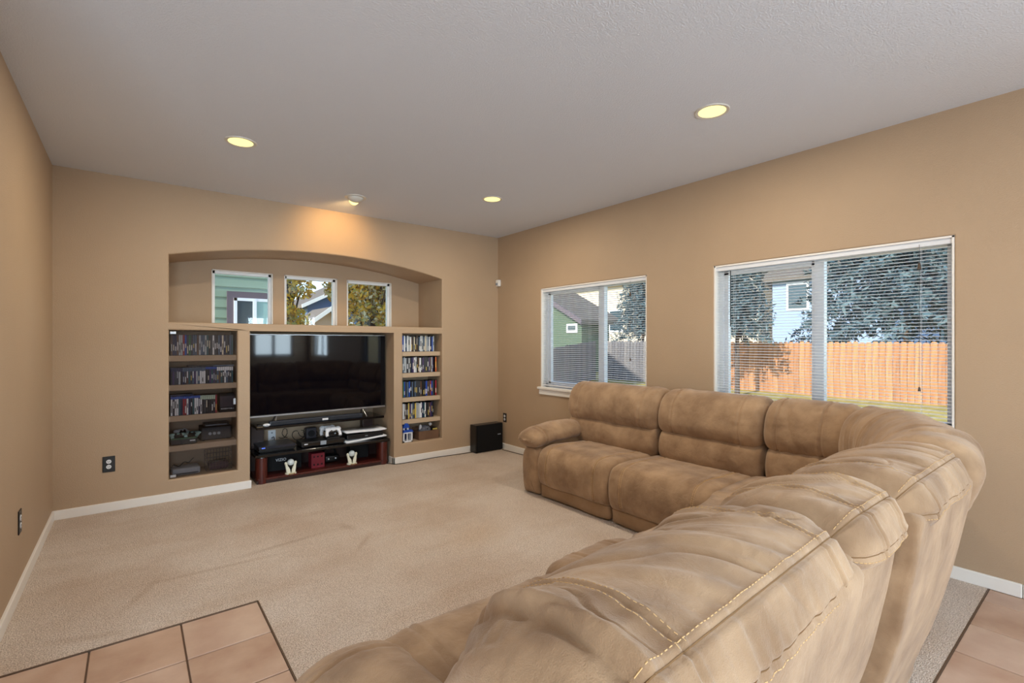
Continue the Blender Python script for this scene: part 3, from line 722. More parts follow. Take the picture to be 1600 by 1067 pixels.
# ------------------------------------------------------------------ television and stand
SX0, SX1, SY0, SY1 = .935, 2.27, 5.165, 5.62
tv = empty('tv_stand', ((SX0 + SX1) / 2, 5.4, .006), 'black and cherry three-tier television stand in the wall recess', 'tv stand')
MB().box(SX0, SX1, SY0 + .012, SY1, .006, .038, .004).build('plinth', M_DARKWOOD, tv)
MB().box(SX0 + .01, SX1 - .01, SY0 + .006, SY1, .038, .058, .004).build('bottom_shelf', M_CHERRY, tv)
for x0, x1 in ((SX0, SX0 + .1), (SX1 - .1, SX1)):
    q = MB(); n = 10; cx = (x0 + x1) / 2
    pts = [(x0, SY0 + .10)] + [(cx - .05 * math.cos(k * math.pi / n), SY0 + .05 - .05 * math.sin(k * math.pi / n)) for k in range(n + 1)] + [(x1, SY0 + .10)]
    q.prism(pts, 'z', .006, .255); q.build('column', M_CHERRY, tv)
    MB().box(x0, x1, SY1 - .10, SY1 - .01, .058, .255, .004).build('rear_post', M_DARKWOOD, tv)
    MB().cyl((cx, SY0 + .05, .255), (cx, SY0 + .05, .262), .03, seg=16).build('shelf_mount', M_SILVER, tv)
MB().box(SX0 - .015, SX1 + .015, SY0 - .004, SY1, .262, .29, .004).build('middle_shelf', M_GLOSSB, tv)
MB().box(SX0 + .02, SX1 - .02, SY1 - .012, SY1, .058, .262).build('back_board', M_DARKWOOD, tv)
for x0, x1 in ((SX0 + .005, SX0 + .125), (SX1 - .17, SX1 - .05)):
    MB().box(x0, x1, SY1 - .12, SY1 - .03, .29, .525, .004).build('upper_post', M_DARKWOOD, tv)
MB().box(SX0 + .01, SX1 - .03, 5.215, SY1, .522, .547, .004).build('top_shelf', M_GLOSSB, tv)

t = empty('television', (1.593, 5.32, .547), 'large flat black television with thin silver bottom bezel on the stand', 'television')
TX0, TX1, TZ0, TZ1, TYF = .896, 2.287, .645, 1.453, 5.30
MB().box(TX0, TX1, TYF, TYF + .045, TZ0, TZ1, .004).build('housing', M_BLACK, t)
MB().box(TX0 + .006, TX1 - .006, TYF - .0015, TYF + .002, TZ0 + .012, TZ1 - .006).build('screen', mat('tv_screen', (5, 6, 12), .04, .32), t)
MB().box(TX0, TX1, TYF - .006, TYF + .02, TZ0 - .012, TZ0 + .006, .003).build('bottom_bezel', M_SILVER, t)
MB().box(TX0, TX1, TYF - .003, TYF + .004, TZ1 - .003, TZ1 + .002).build('top_bezel', M_SILVER, t)
MB().box(1.2, 2.0, TYF + .04, TYF + .09, .75, 1.2, .02).build('rear_housing', M_BLACK, t)
for x, s in ((1.14, -1), (2.02, 1)):
    MB().tube([(x, TYF + .01, TZ0 - .005), (x + s * .03, TYF - .05, .551), ], .0055, 8).tube([(x, TYF + .03, TZ0 - .005), (x + s * .03, TYF + .13, .551)], .0055, 8).build('foot', M_SILVER, t)
sb = empty('soundbar', (1.56, 5.26, .547), 'long low black soundbar lying under the television', 'soundbar')
MB().box(1.06, 2.0, 5.236, 5.292, .547, .594, .01, 3).build('cabinet', mat('soundbar_cloth', (30, 38, 52), .35, .6), sb)
MB().box(1.075, 1.985, 5.2345, 5.238, .552, .586).build('grille', mat('grille', (22, 26, 36), .6, bump=.3, bscale=900), sb)
MB().box(1.565, 1.625, 5.231, 5.236, .558, .578, .002).build('white_badge', M_WHITEP, sb)
m_ = empty('white_mouse', (1.055, 5.222, .547), 'small rounded white gadget on the left end of the top shelf', 'gadget')
mm = MB().sph((1.035, 5.245, .562), .03, 20, (1.15, .75, .52)).build('shell', M_WHITEP, m_, True); MB().box(1.03, 1.04, 5.219, 5.226, .56, .567, .002).build('button', M_GREYP, m_)
m_ = empty('small_black_box', (.975, 5.25, .547), 'small dark box at the left end of the top shelf', 'box')
MB().box(.95, .995, 5.225, 5.28, .547, .572, .003).build('case', M_BLACK, m_); MB().box(.948, .998, 5.223, 5.28, .547, .552, .001).build('base_strip', mat('tan_strip', (150, 128, 96), .6), m_)

# things on the middle shelf
ZM = .29
c = empty('game_console', (1.12, 5.35, ZM), 'flat black game console at the left of the middle shelf', 'game console')
MB().prism([(.965, ZM + .012), (1.30, ZM + .012), (1.29, ZM + .034), (.975, ZM + .034)], 'y', 5.25, 5.52).build('lower_shell', M_BLACK, c)
MB().prism([(.965, ZM + .038), (1.30, ZM + .038), (1.30, ZM + .062), (.965, ZM + .062)], 'y', 5.235, 5.53).build('upper_shell', mat('dark_shell', (30, 34, 46), .3, .5), c)
MB().box(.98, 1.285, 5.26, 5.5, ZM, ZM + .012).build('feet', M_MATTE, c); MB().box(.99, 1.02, 5.233, 5.236, ZM + .044, ZM + .052).build('status_light', mat('blue_led', (40, 70, 190), .4, emit=(.1, .2, 1), estr=.8), c)
b = empty('disc_player', (1.58, 5.3, ZM), 'low black player in the middle of the shelf with a small grey tag', 'player')
MB().box(1.36, 1.80, 5.235, 5.45, ZM + .006, ZM + .056, .004).build('case', M_BLACK, b); MB().box(1.375, 1.785, 5.2335, 5.236, ZM + .014, ZM + .04).build('front_panel', M_GLOSSB, b)
MB().box(1.545, 1.605, 5.228, 5.233, ZM + .012, ZM + .054, .002).build('grey_tag', M_GREYP, b); MB().box(1.385, 1.42, 5.232, 5.235, ZM + .03, ZM + .04).build('white_mark', M_WHITEP, b)
for x in (1.4, 1.76): MB().box(x - .015, x + .015, 5.26, 5.29, ZM, ZM + .006).build('foot', M_MATTE, b)
# controllers on a dock
def controller(x, y, z, label, rz=0, m=M_WHITEP, sc=1.0, tilt=R(62), cat='game controller', group=None):
    e = empty('game_controller', (x, y, z), label, cat, group)
    Mx = Matrix.Translation((x, y, z + .05 * sc * math.sin(tilt) + .012)) @ Matrix.Rotation(rz, 4, 'Z') @ Matrix.Rotation(tilt, 4, 'X') @ Matrix.Scale(sc, 4)
    def put(mb, name, mt, par=e, sm=True): mb.bm.transform(Mx); return mb.build(name, mt, par, sm)
    for s in (-1, 1):
        put(MB().sph((s * .052, .012, 0), .033, 16, (1, .9, .6)).tube([(s * .056, .01, 0), (s * .066, -.02, -.004), (s * .07, -.045, -.006), (s * .066, -.062, -.006)], .0175, 10), 'grip', m)
    put(MB().box(-.055, .055, -.012, .035, -.014, .014, .012, 3), 'body', m)
    put(MB().box(-.026, .026, -.004, .032, .008, .017, .006, 3), 'touchpad', m)
    put(MB().box(-.042, .042, -.03, -.008, -.012, .012, .01, 3), 'black_centre', M_BLACK)
    for s in (-1, 1): put(MB().cyl((s * .024, -.016, .01), (s * .024, -.016, .024), .009, .010, 14), 'thumbstick', M_BLACK)
    return e
dk = empty('charging_dock', (1.69, 5.3, ZM + .056), 'black charging dock under the white controllers', 'dock')
MB().box(1.62, 1.76, 5.25, 5.41, ZM + .056, ZM + .07, .004).build('tray', M_BLACK, dk); MB().box(1.665, 1.715, 5.315, 5.345, ZM + .07, ZM + .115, .004).build('stem', M_BLACK, dk)
controller(1.69, 5.275, ZM + .088, 'white game controller standing upright at the front of the dock')
controller(1.665, 5.385, ZM + .088, 'white game controller behind the front one on the dock')
# white-plated console
p5 = empty('white_plated_console', (2.03, 5.33, ZM), 'game console with flared white side plates lying flat at the right of the shelf', 'game console')
MB().box(1.83, 2.24, 5.245, 5.48, ZM + .022, ZM + .075, .006).build('core', M_BLACK, p5)
for zc, s in ((ZM + .008, 1), (ZM + .098, -1)):
    vs, fs = [], []; n = 14
    for i in range(n + 1):
        tt_ = i / n; x = 1.81 + .455 * tt_
        zz = zc - s * (.008 * math.cos(tt_ * math.pi * 1.0)) + (0.014 * tt_ ** 3 if s == -1 else .012 * tt_ ** 2)
        for yy in (5.205 + .01 * math.sin(tt_ * math.pi), 5.50):
            vs += [(x, yy, zz - .005), (x, yy, zz + .009)]
    for i in range(n):
        a = i * 4; b_ = a + 4
        fs += [(a, b_, b_ + 2, a + 2), (a + 1, a + 3, b_ + 3, b_ + 1), (a, a + 1, b_ + 1, b_), (a + 2, b_ + 2, b_ + 3, a + 3)]
    fs += [(0, 2, 3, 1), (n * 4, n * 4 + 1, n * 4 + 3, n * 4 + 2)]
    mesh_obj('side_plate', vs, fs, M_WHITEP, p5, True)
MB().box(2.03, 2.06, 5.243, 5.246, ZM + .045, ZM + .052).build('front_logo', M_GREYP, p5)
MB().box(1.95, 2.1, 5.26, 5.45, ZM, ZM + .006).build('rest', M_MATTE, p5)
# socket plate and cables behind
e = empty('media_wall_plate', (1.18, YB + ND, .31), 'white plate with cable sockets on the wall behind the stand', 'wall plate')
MB().box(1.143, 1.217, YB + ND - .006, YB + ND, .31, .428, .002).build('plate', M_WHITEP, e)
for z in (.40, .345): MB().cyl((1.18, YB + ND - .012, z), (1.18, YB + ND - .004, z), .009, seg=12).build('socket', M_GREYP, e)
rc = random.Random(3)
for k, lab in enumerate(['black cable looping up behind the player', 'black cable coiled beside the player', 'black cable drooping from the wall plate', 'thin black cable arching left of the controllers', 'black cable trailing behind the flat console']):
    x = [1.50, 1.38, 1.18, 1.46, 1.25][k]; pts = []
    for i in range(26):
        a = i / 25
        if k == 2: pts.append((x + .02 * math.sin(a * 4), YB + ND - .012 - .05 * a, .345 - .045 * a + .02 * math.sin(a * 9)))
        else: pts.append((x + (.055 - .004 * k) * math.cos(a * 7 + k) + .06 * a * rc.uniform(.9, 1.1), 5.552 + .013 * k + .004 * math.sin(a * 11 + k), ZM + .07 + .05 * math.sin(a * 7 + k) + .01 * k))
    tag(MB().tube(pts, .0035, 6).build('cable', M_MATTE, None, True), lab, 'cable', 'cables behind the television stand')
e = empty('small_speaker', (1.52, 5.52, ZM), 'dark speaker standing behind the player', 'speaker')
MB().box(1.47, 1.575, 5.47, 5.545, ZM, ZM + .16, .006).build('cabinet', mat('dark_speaker', (44, 42, 50), .5), e); MB().cyl((1.52, 5.466, ZM + .10), (1.52, 5.472, ZM + .10), .036, seg=24).build('cone', M_MATTE, e)

# things on the bottom shelf
ZB = .058
def figurine(x, y, label):
    e = empty('globe_figurine', (x, y, ZB), label, 'figurine', 'white figurines on the bottom shelf')
    MB().cyl((x, y, ZB), (x, y, ZB + .012), .054, .050, 24).build('base', mat('ivory', (226, 224, 204), .4), e)
    for s in (-1, 1):
        w = MB()
        w.tube([(x + s * .030, y - .01, ZB + .012), (x + s * .034, y - .008, ZB + .045), (x + s * .038, y, ZB + .078), (x + s * .044, y + .002, ZB + .10)], .0135, 10)
        w.tube([(x + s * .014, y - .014, ZB + .012), (x + s * .016, y - .012, ZB + .04), (x + s * .028, y - .004, ZB + .068)], .009, 8)
        w.sph((x + s * .046, y, ZB + .105), .013, 12, (1, 1, 1.25)).build('carved_animal', MATS['ivory'], e, True)
    MB().sph((x, y, ZB + .112), .033, 20).build('globe', mat('pearl_globe', (214, 224, 226), .12, .6), e, True)
    MB().cyl((x, y, ZB + .06), (x, y, ZB + .085), .012, .02, 12).build('cup', M_BLACK, e)
    MB().box(x - .03, x + .03, y - .054, y - .048, ZB + .002, ZB + .01).build('gold_plaque', mat('gold', (170, 130, 60), .35, metal=.8), e)
figurine(1.25, 5.215, 'white figurine holding a pale globe, left of the red box'); figurine(1.87, 5.215, 'white figurine holding a pale globe, nearer the right column')
e = empty('red_box', (1.53, 5.32, ZB), 'dark red punched box in the middle of the bottom shelf', 'box')
MB().box(1.465, 1.60, 5.27, 5.38, ZB, ZB + .152, .003).build('case', M_RED, e)
for x in (1.492, 1.53, 1.57):
    for z in (.118, .036): MB().cyl((x, 5.268, ZB + z), (x, 5.274, ZB + z), .009, seg=12).build('hole', M_MATTE, e)
def text_mesh(name, body, size, Mx, m, parent, ext=.0006):
    cu = bpy.data.curves.new(name, 'FONT'); cu.body = body; cu.size = size; cu.align_x = 'CENTER'; cu.align_y = 'CENTER'; cu.extrude = ext
    o = bpy.data.objects.new(name, cu); C.objects.link(o); dg = bpy.context.evaluated_depsgraph_get(); me = bpy.data.meshes.new_from_object(o.evaluated_get(dg)); bpy.data.objects.remove(o)
    me.transform(Mx); me.materials.clear(); me.materials.append(m); me.name = name
    return link(bpy.data.objects.new(name, me), parent)
FACE_Y = lambda x, y, z: Matrix.Translation((x, y, z)) @ Matrix.Rotation(R(90), 4, 'X')
e = empty('black_speaker_box', (1.12, 5.42, ZB), 'black speaker box with white lettering at the left of the bottom shelf', 'speaker')
MB().box(1.045, 1.40, 5.40, 5.56, ZB, ZB + .16, .003).build('case', M_MATTE, e); text_mesh('lettering', 'VIZIO', .04, FACE_Y(1.20, 5.3985, ZB + .108), M_WHITEP, e)
e = empty('headset', (1.70, 5.42, ZB), 'black headset with small white dots on the bottom shelf', 'headset')
MB().box(1.64, 1.80, 5.40, 5.50, ZB, ZB + .085, .025, 4).build('visor', M_BLACK, e, True)
for x in (1.68, 1.755): MB().sph((x, 5.397, ZB + .045), .009, 10).build('tracking_light', M_WHITEP, e)
MB().tube([(1.65, 5.46, ZB + .05), (1.66, 5.52, ZB + .12), (1.72, 5.54, ZB + .14), (1.78, 5.52, ZB + .12), (1.79, 5.46, ZB + .05)], .012, 8).build('head_strap', M_MATTE, e, True)
e = empty('black_crate', (2.02, 5.45, ZB), 'black box in the right half of the bottom shelf', 'box')
MB().box(1.93, 2.14, 5.43, 5.57, ZB, ZB + .15, .004).build('case', M_MATTE, e); MB().box(1.925, 2.145, 5.425, 5.575, ZB + .15, ZB + .165, .003).build('lid', M_BLACK, e)
for x, lab in ((1.34, 'small pale wand lying on top of the black speaker box'), (1.97, 'small pale wand lying on the lid of the black box')):
    zt = ZB + .16 if x < 1.5 else ZB + .165
    e = empty('toy_wand', (x, 5.46, zt), lab, 'toy'); MB().cyl((x - .05, 5.45, zt + .008), (x + .04, 5.46, zt + .008), .007, .004, 10).build('rod', M_WHITEP, e); MB().sph((x - .055, 5.45, zt + .011), .011, 10).build('bulb', mat('peach', (206, 160, 124), .5), e)

# ------------------------------------------------------------------ shelves in the two wall recesses
def wall_shelf(x0, x1, z, y0, y1, label):
    tag(MB().box(x0, x1, y0, y1, z - .05, z, .003).build('wall_shelf', M_SHELF), label, 'shelf', 'painted shelves in the wall recesses')
WHERE = ['top', 'second', 'third', 'fourth']
LZ = [1.258, 1.0, .728, .467]; RZ = [1.265, 1.018, .735, .48]
for i, z in enumerate(LZ): wall_shelf(L_SH[0] + .001, L_SH[1] - .001, z, YB + .05, YB + .355, 'tan painted shelf behind the glass door, %s from the top' % ORD[i])
for i, z in enumerate(RZ): wall_shelf(R_SH[0] + .001, R_SH[1] - .001, z, YB + .045, YB + .355, 'tan painted shelf in the open right recess, %s from the top' % ORD[i])

PAL = {'black': (26, 26, 30), 'charcoal': (58, 60, 66), 'white': (226, 228, 230), 'pale grey': (176, 182, 186), 'slate blue': (74, 92, 116), 'navy': (26, 36, 74), 'blue': (32, 74, 168), 'teal': (38, 84, 92), 'green': (54, 110, 66), 'pale green': (176, 196, 176), 'red': (150, 34, 44), 'orange': (196, 96, 46), 'brown': (92, 66, 48), 'yellow': (206, 182, 90), 'purple': (70, 52, 96), 'cream': (220, 210, 186), 'pink': (196, 130, 136)}
SPINE = {k: mat('spine_' + k.replace(' ', '_'), v, .3, .5) for k, v in PAL.items()}
bmx = MB().box(-.5, .5, 0, 1, 0, 1); case_o = bmx.build('disc_case', M_BLACK); CASE_ME = case_o.data; bpy.data.objects.remove(case_o)
SP_ME = {}
for k in PAL:
    o = MB().box(-.44, .44, -.012, .02, .02, .98).build('spine_sleeve', SPINE[k]); SP_ME[k] = o.data; bpy.data.objects.remove(o)
TL_ME = {}
for k in ('white', 'cream', 'black', 'yellow', 'red', 'pale grey'):
    o = MB().box(-.22, .22, -.016, 0, 0, 1).build('spine_title', SPINE[k]); TL_ME[k] = o.data; bpy.data.objects.remove(o)
TOP_ME = {}
for k in ('blue', 'pale green', 'white', 'slate blue', 'navy'):
    o = MB().box(-.45, .45, -.015, .02, 0, 1).build('spine_banner', SPINE[k]); TOP_ME[k] = o.data; bpy.data.objects.remove(o)
ro_ = random.Random(12)
def disc_case(x, y, z, w, h, colr, label, group, banner=None, d=.135):
    e = bpy.data.objects.new('disc_case', CASE_ME); e.location = (x, y, z + .0005); e.scale = (w * .94, d, h); C.objects.link(e); tag(e, label, 'disc case', group)
    def ch(name, me, z0, zs):
        o = bpy.data.objects.new(name, me); o.location = (0, 0, z0); o.scale = (1, 1, zs); C.objects.link(o); o.parent = e
    ch('spine_sleeve', SP_ME[colr], 0, 1)
    if banner: ch('spine_banner', TOP_ME[banner], .86 if banner == 'blue' else .76, .13 if banner == 'blue' else .22)
    if ro_.random() < .75:
        a = ro_.uniform(.08, .45); ch('spine_title', TL_ME['black' if colr in ('white', 'cream', 'pale grey', 'pale green', 'yellow') else ro_.choice(['white', 'cream', 'pale grey', 'white', 'yellow'])], a, ro_.uniform(.2, min(.4, .84 - a)))
    return e
dark = ['black', 'charcoal', 'slate blue', 'navy', 'teal', 'black', 'charcoal', 'slate blue', 'brown']
mixp = ['white', 'pale grey', 'slate blue', 'charcoal', 'black', 'cream', 'pale grey', 'slate blue', 'white', 'navy', 'purple', 'brown', 'charcoal']
def row(x0, x1, z, y, where, seq, wr, hr, group, banner=None):
    x = x0; i = 0
    while True:
        w = ro_.uniform(*wr)
        if x + w > x1: break
        c_ = seq(i)
        disc_case(x + w / 2, y + ro_.uniform(0, .006), z, w, ro_.uniform(*hr), c_, '%s-spined disc case %s, %s from the left' % (c_, where, ordinal(i)), group, banner(i) if banner else None)
        x += w; i += 1
YL = YB + .062
def s1(i):
    fixed = {4: 'pale grey', 5: 'pale grey', 6: 'red', 7: 'blue', 9: 'green', 10: 'charcoal', 21: 'white', 12: 'slate blue', 14: 'pale grey', 17: 'pale grey', 26: 'cream'}
    return fixed.get(i, ro_.choice(dark))
row(.258, .745, LZ[0], YL, 'on the top shelf behind glass', s1, (.0142, .0158), (.185, .188), 'disc cases on the top shelf behind glass')
def s2(i):
    fixed = {4: 'pale grey', 13: 'pale grey', 15: 'white', 16: 'white', 17: 'white', 28: 'white'}
    return fixed.get(i, ro_.choice(dark + ['purple']))
row(.258, .745, LZ[1], YL, 'on the second shelf behind glass', s2, (.0138, .0152), (.150, .154), 'disc cases on the second shelf behind glass', lambda i: ('navy' if i < 6 else 'slate blue' if i < 18 else 'blue' if i < 24 else 'white'))
def s3(i):
    fixed = {0: 'white', 2: 'white', 3: 'white', 6: 'red', 7: 'red', 8: 'white', 12: 'white', 13: 'white', 15: 'white', 23: 'red', 24: 'red'}
    return fixed.get(i, ro_.choice(['navy', 'black', 'charcoal', 'teal']) if i < 15 else ro_.choice(['black', 'charcoal', 'brown']))
row(.258, .62, LZ[2], YL, 'on the third shelf behind glass', s3, (.0142, .015), (.168, .172), 'disc cases on the third shelf behind glass', lambda i: 'blue' if i < 15 else 'pale green' if i < 23 else None)
# cases lying flat on the rows
for (x, z, w, n, c_, lab) in ((.34, LZ[2] + .1735, .17, 0, 'navy', 'dark disc case lying flat on the third shelf row behind glass'), (.42, LZ[2] + .1735, .0, 0, '', ''), (.48, LZ[1] + .1545, .19, 0, 'black', 'black disc case lying flat on the middle of the second shelf row'), (.66, LZ[1] + .1545, .17, 0, 'slate blue', 'slate-blue disc case lying flat on the right of the second shelf row')):
    if not w: continue
    e = empty('flat_disc_case', (x, YL + .06, z), lab, 'disc case', 'disc cases lying flat behind glass'); MB().box(x - w / 2, x + w / 2, YL + .003, YL + .13, z, z + .014, .001).build('case', M_BLACK, e); MB().box(x - w / 2 + .004, x + w / 2 - .004, YL + .001, YL + .004, z + .002, z + .012).build('spine_sleeve', SPINE[c_], e)
bx = empty('boxed_game_set', (.685, YL + .05, LZ[2]), 'dark boxed set with pale title lettering standing at the right of the third shelf', 'box')
MB().box(.628, .752, YL, YL + .09, LZ[2], LZ[2] + .172, .002).build('case', M_MATTE, bx); MB().box(.632, .748, YL - .001, YL + .001, LZ[2] + .05, LZ[2] + .15).build('cover_picture', mat('cover_art', (22, 24, 40), .3, .5, var_rgb=(44, 30, 40), vscale=30), bx)
text_mesh('lettering', 'RESIDENT EVIL 2', .0145, FACE_Y(.69, YL - .0016, LZ[2] + .033), M_WHITEP, bx)
# fourth compartment
z = LZ[3]
e = empty('black_console', (.36, YB + .2, z), 'black game console under the pale controllers behind the glass door', 'game console')
MB().box(.262, .455, YB + .07, YB + .30, z + .006, z + .062, .004).build('case', M_BLACK, e); MB().box(.40, .44, YB + .068, YB + .071, z + .028, z + .036).build('logo', M_WHITEP, e); MB().box(.27, .445, YB + .09, YB + .28, z, z + .006).build('feet', M_MATTE, e)
MB().box(.262, .455, YB + .068, YB + .072, z + .052, z + .06).build('green_edge', SPINE['green'], e)
M_PALE = mat('pale_teal_plastic', (150, 186, 184), .4)
controller(.315, YB + .13, z + .062, 'pale teal game controller lying left on the black console', R(10), M_PALE, .75, R(12)); controller(.43, YB + .16, z + .062, 'pale teal game controller lying right on the black console', R(-30), M_PALE, .75, R(12))
controller(.35, YB + .27, z + .064, 'white game controller propped behind the two teal ones', R(40), M_WHITEP, .8, R(20))
e = empty('stereo_receiver', (.61, YB + .22, z), 'dark stereo receiver with round knobs behind the glass door', 'receiver')
MB().box(.49, .735, YB + .14, YB + .34, z + .008, z + .125, .004).build('case', M_MATTE, e); MB().box(.5, .725, YB + .137, YB + .141, z + .014, z + .118).build('front_panel', mat('panel_grey', (40, 40, 44), .4), e)
for x in (.56, .595, .63): MB().cyl((x, YB + .125, z + .065), (x, YB + .138, z + .065), .013, seg=16).build('knob', M_GREYP, e)
for x in (.51, .715): MB().box(x - .012, x + .012, YB + .16, YB + .18, z, z + .008).build('foot', M_MATTE, e)
e = empty('dark_tray', (.62, YB + .24, z + .125), 'dark shallow tray lying on the stereo receiver', 'tray'); MB().box(.52, .72, YB + .17, YB + .32, z + .125, z + .15, .003).build('tray_body', M_BLACK, e); MB().box(.53, .70, YB + .168, YB + .172, z + .135, z + .14).build('silver_line', M_GREYP, e)
# bottom compartment
z = L_SH[2] + .002
e = empty('grey_console', (.37, YB + .2, z), 'pale grey console on the recess floor behind the glass door', 'game console')
MB().box(.27, .48, YB + .08, YB + .27, z + .004, z + .062, .012, 3).build('case', M_GREYP, e, True); MB().box(.285, .465, YB + .078, YB + .082, z + .014, z + .022).build('vent', M_MATTE, e); MB().box(.29, .46, YB + .1, YB + .25, z, z + .004).build('feet', M_MATTE, e)
pts = [(.265 + .17 * a, YB + .14 + .02 * math.sin(a * 9), z + .07 + .05 * a + .012 * math.sin(a * 14)) for a in [k / 24 for k in range(25)]]
tag(MB().tube(pts, .004, 6).build('cable', M_MATTE, None, True), 'dark cable curling over the pale grey console', 'cable')
e = empty('wire_basket', (.62, YB + .2, z), 'dark wire basket at the right of the recess floor behind glass', 'basket')
for k in range(9):
    x = .53 + .2 * k / 8; MB().cyl((x, YB + .1, z + .002), (x, YB + .1, z + .17), .0022, seg=6).cyl((x, YB + .28, z + .002), (x, YB + .28, z + .17), .0022, seg=6).build('wire', mat('wire', (96, 92, 86), .4, metal=.6), e)
for k in range(5):
    zz = z + .004 + .165 * k / 4; MB().tube([(.53, YB + .1, zz), (.73, YB + .1, zz), (.73, YB + .28, zz), (.53, YB + .28, zz), (.53, YB + .1, zz)], .0022, 6).build('hoop', MATS['wire'], e)
e = empty('purple_pouch', (.63, YB + .19, z), 'dark purple pouch inside the wire basket', 'pouch'); MB().box(.55, .71, YB + .12, YB + .26, z + .002, z + .07, .02, 3).build('pouch_body', mat('purple_cloth', (66, 44, 66), .8), e, True); MB().tube([(.57, YB + .13, z + .071), (.63, YB + .15, z + .085), (.69, YB + .13, z + .071)], .004, 6).build('strap', M_MATTE, e)
# smoked glass door
gd = empty('glass_door', (.5, YB + .02, L_SH[2] + .006), 'frameless smoked glass door over the left shelves', 'cabinet door')
MB().box(L_SH[0] + .006, L_SH[1] - .008, YB + .018, YB + .023, L_SH[2] + .006, L_SH[3] - .012).build('glass_panel', M_SMOKE, gd)
for zz in (L_SH[2] + .012, L_SH[3] - .034): MB().box(L_SH[0] + .008, L_SH[0] + .052, YB + .012, YB + .028, zz, zz + .022, .002).build('hinge_clip', M_SILVER, gd)
MB().box(L_SH[1] - .032, L_SH[1] - .012, YB + .010, YB + .026, .80, .855, .002).build('catch_plate', M_SILVER, gd)

# open right recess
YRR = YB + .075
def sR(k):
    def f(i): return ro_.choice(mixp + [['blue', 'white'], ['purple', 'white'], ['blue', 'green', 'red'], ['yellow', 'purple', 'teal']][k])
    return f
for k in range(4):
    row(2.432, 2.868 - .0 * k, RZ[k], YRR, 'on the %s shelf of the right recess' % WHERE[k], sR(k), (.0145, .022), (.176, .190), 'disc cases on the %s shelf of the right recess' % WHERE[k])
    if k in (1, 2): disc_case(2.885, YRR, RZ[k], .022, .185, 'orange' if k == 1 else 'red', '%s-spined disc case at the right end of the %s shelf in the right recess' % ('orange' if k == 1 else 'red', WHERE[k]), 'disc cases on the %s shelf of the right recess' % WHERE[k])
z = R_SH[2] + .002
e = empty('toy_house', (2.50, YB + .08, z), 'toy house with white walls and blue roof in the right recess', 'toy')
hx0, hx1, hy0, hy1 = 2.44, 2.555, YB + .03, YB + .13
MB().box(hx0, hx0 + .014, hy0, hy1, z, z + .115).box(hx1 - .014, hx1, hy0, hy1, z, z + .115).box(hx0, hx1, hy1 - .01, hy1, z, z + .115).box(hx0, hx1, hy0, hy1, z, z + .014).box(hx0, hx1, hy0, hy0 + .014, z + .1, z + .115).build('walls', M_WHITEP, e)
MB().box(hx0 + .045, hx0 + .055, hy0, hy0 + .01, z + .014, z + .1).build('mullion', M_WHITEP, e); MB().box(hx0 + .014, hx1 - .014, hy1 - .03, hy1 - .01, z + .02, z + .09).build('interior', SPINE['navy'], e)
MB().prism([(hx0 - .008, z + .115), (hx1 + .012, z + .115), (hx1 - .01, z + .142), (hx0 + .01, z + .142)], 'y', hy0 - .006, hy1).build('lower_roof', SPINE['blue'], e)
MB().box(hx0 + .006, hx0 + .022, hy0 + .01, hy0 + .03, z + .142, z + .165).box(hx0 + .055, hx0 + .07, hy0 + .01, hy0 + .03, z + .142, z + .165).build('turret_post', M_WHITEP, e)
MB().prism([(hx0 - .004, z + .165), (hx0 + .085, z + .165), (hx0 + .055, z + .218), (hx0 + .025, z + .218)], 'y', hy0, hy1 - .03).build('upper_roof', SPINE['blue'], e)
e = empty('storage_box', (2.78, YB + .12, z), 'open brown box in the bottom of the right recess', 'box')
bx0, bx1, by0, by1, bz = 2.648, 2.915, YB + .05, YB + .22, z + .1
MB().box(bx0, bx1, by0, by1, z, z + .006).build('box_floor', M_CARD, e)
for nm, q in (('front_panel', (bx0, bx1, by0, by0 + .006, z + .006, bz)), ('rear_panel', (bx0, bx1, by1 - .006, by1, z + .006, bz + .03)), ('side_panel', (bx0, bx0 + .006, by0 + .006, by1 - .006, z + .006, bz)), ('side_panel', (bx1 - .006, bx1, by0 + .006, by1 - .006, z + .006, bz))): MB().box(*q).build(nm, M_CARD, e)
e = empty('grey_plush', (2.75, YB + .13, z + .008), 'grey and white plush bundle sticking out of the brown box', 'plush toy')
MB().sph((2.76, YB + .13, z + .10), .07, 20, (1.15, .8, .85)).build('body', mat('grey_fur', (120, 122, 132), .9, var_rgb=(70, 72, 82), vscale=25, bump=.6, bscale=90), e, True)
MB().sph((2.70, YB + .115, z + .135), .026, 12, (.7, .6, 1.5)).build('ear', mat('white_fur', (214, 214, 218), .9), e, True); MB().sph((2.83, YB + .115, z + .165), .02, 12).build('ear', MATS['white_fur'], e, True); MB().sph((2.775, YB + .072, z + .12), .008, 10).build('nose', M_BLACK, e, True)
e = empty('yellow_case', (2.875, YB + .13, z + .01), 'flat yellow-edged case tucked in the brown box', 'disc case'); MB().box(2.845, 2.905, YB + .08, YB + .2, z + .008, z + .118, .002).build('case', M_BLACK, e); MB().box(2.845, 2.905, YB + .078, YB + .081, z + .100, z + .116).build('yellow_edge', SPINE['yellow'], e)

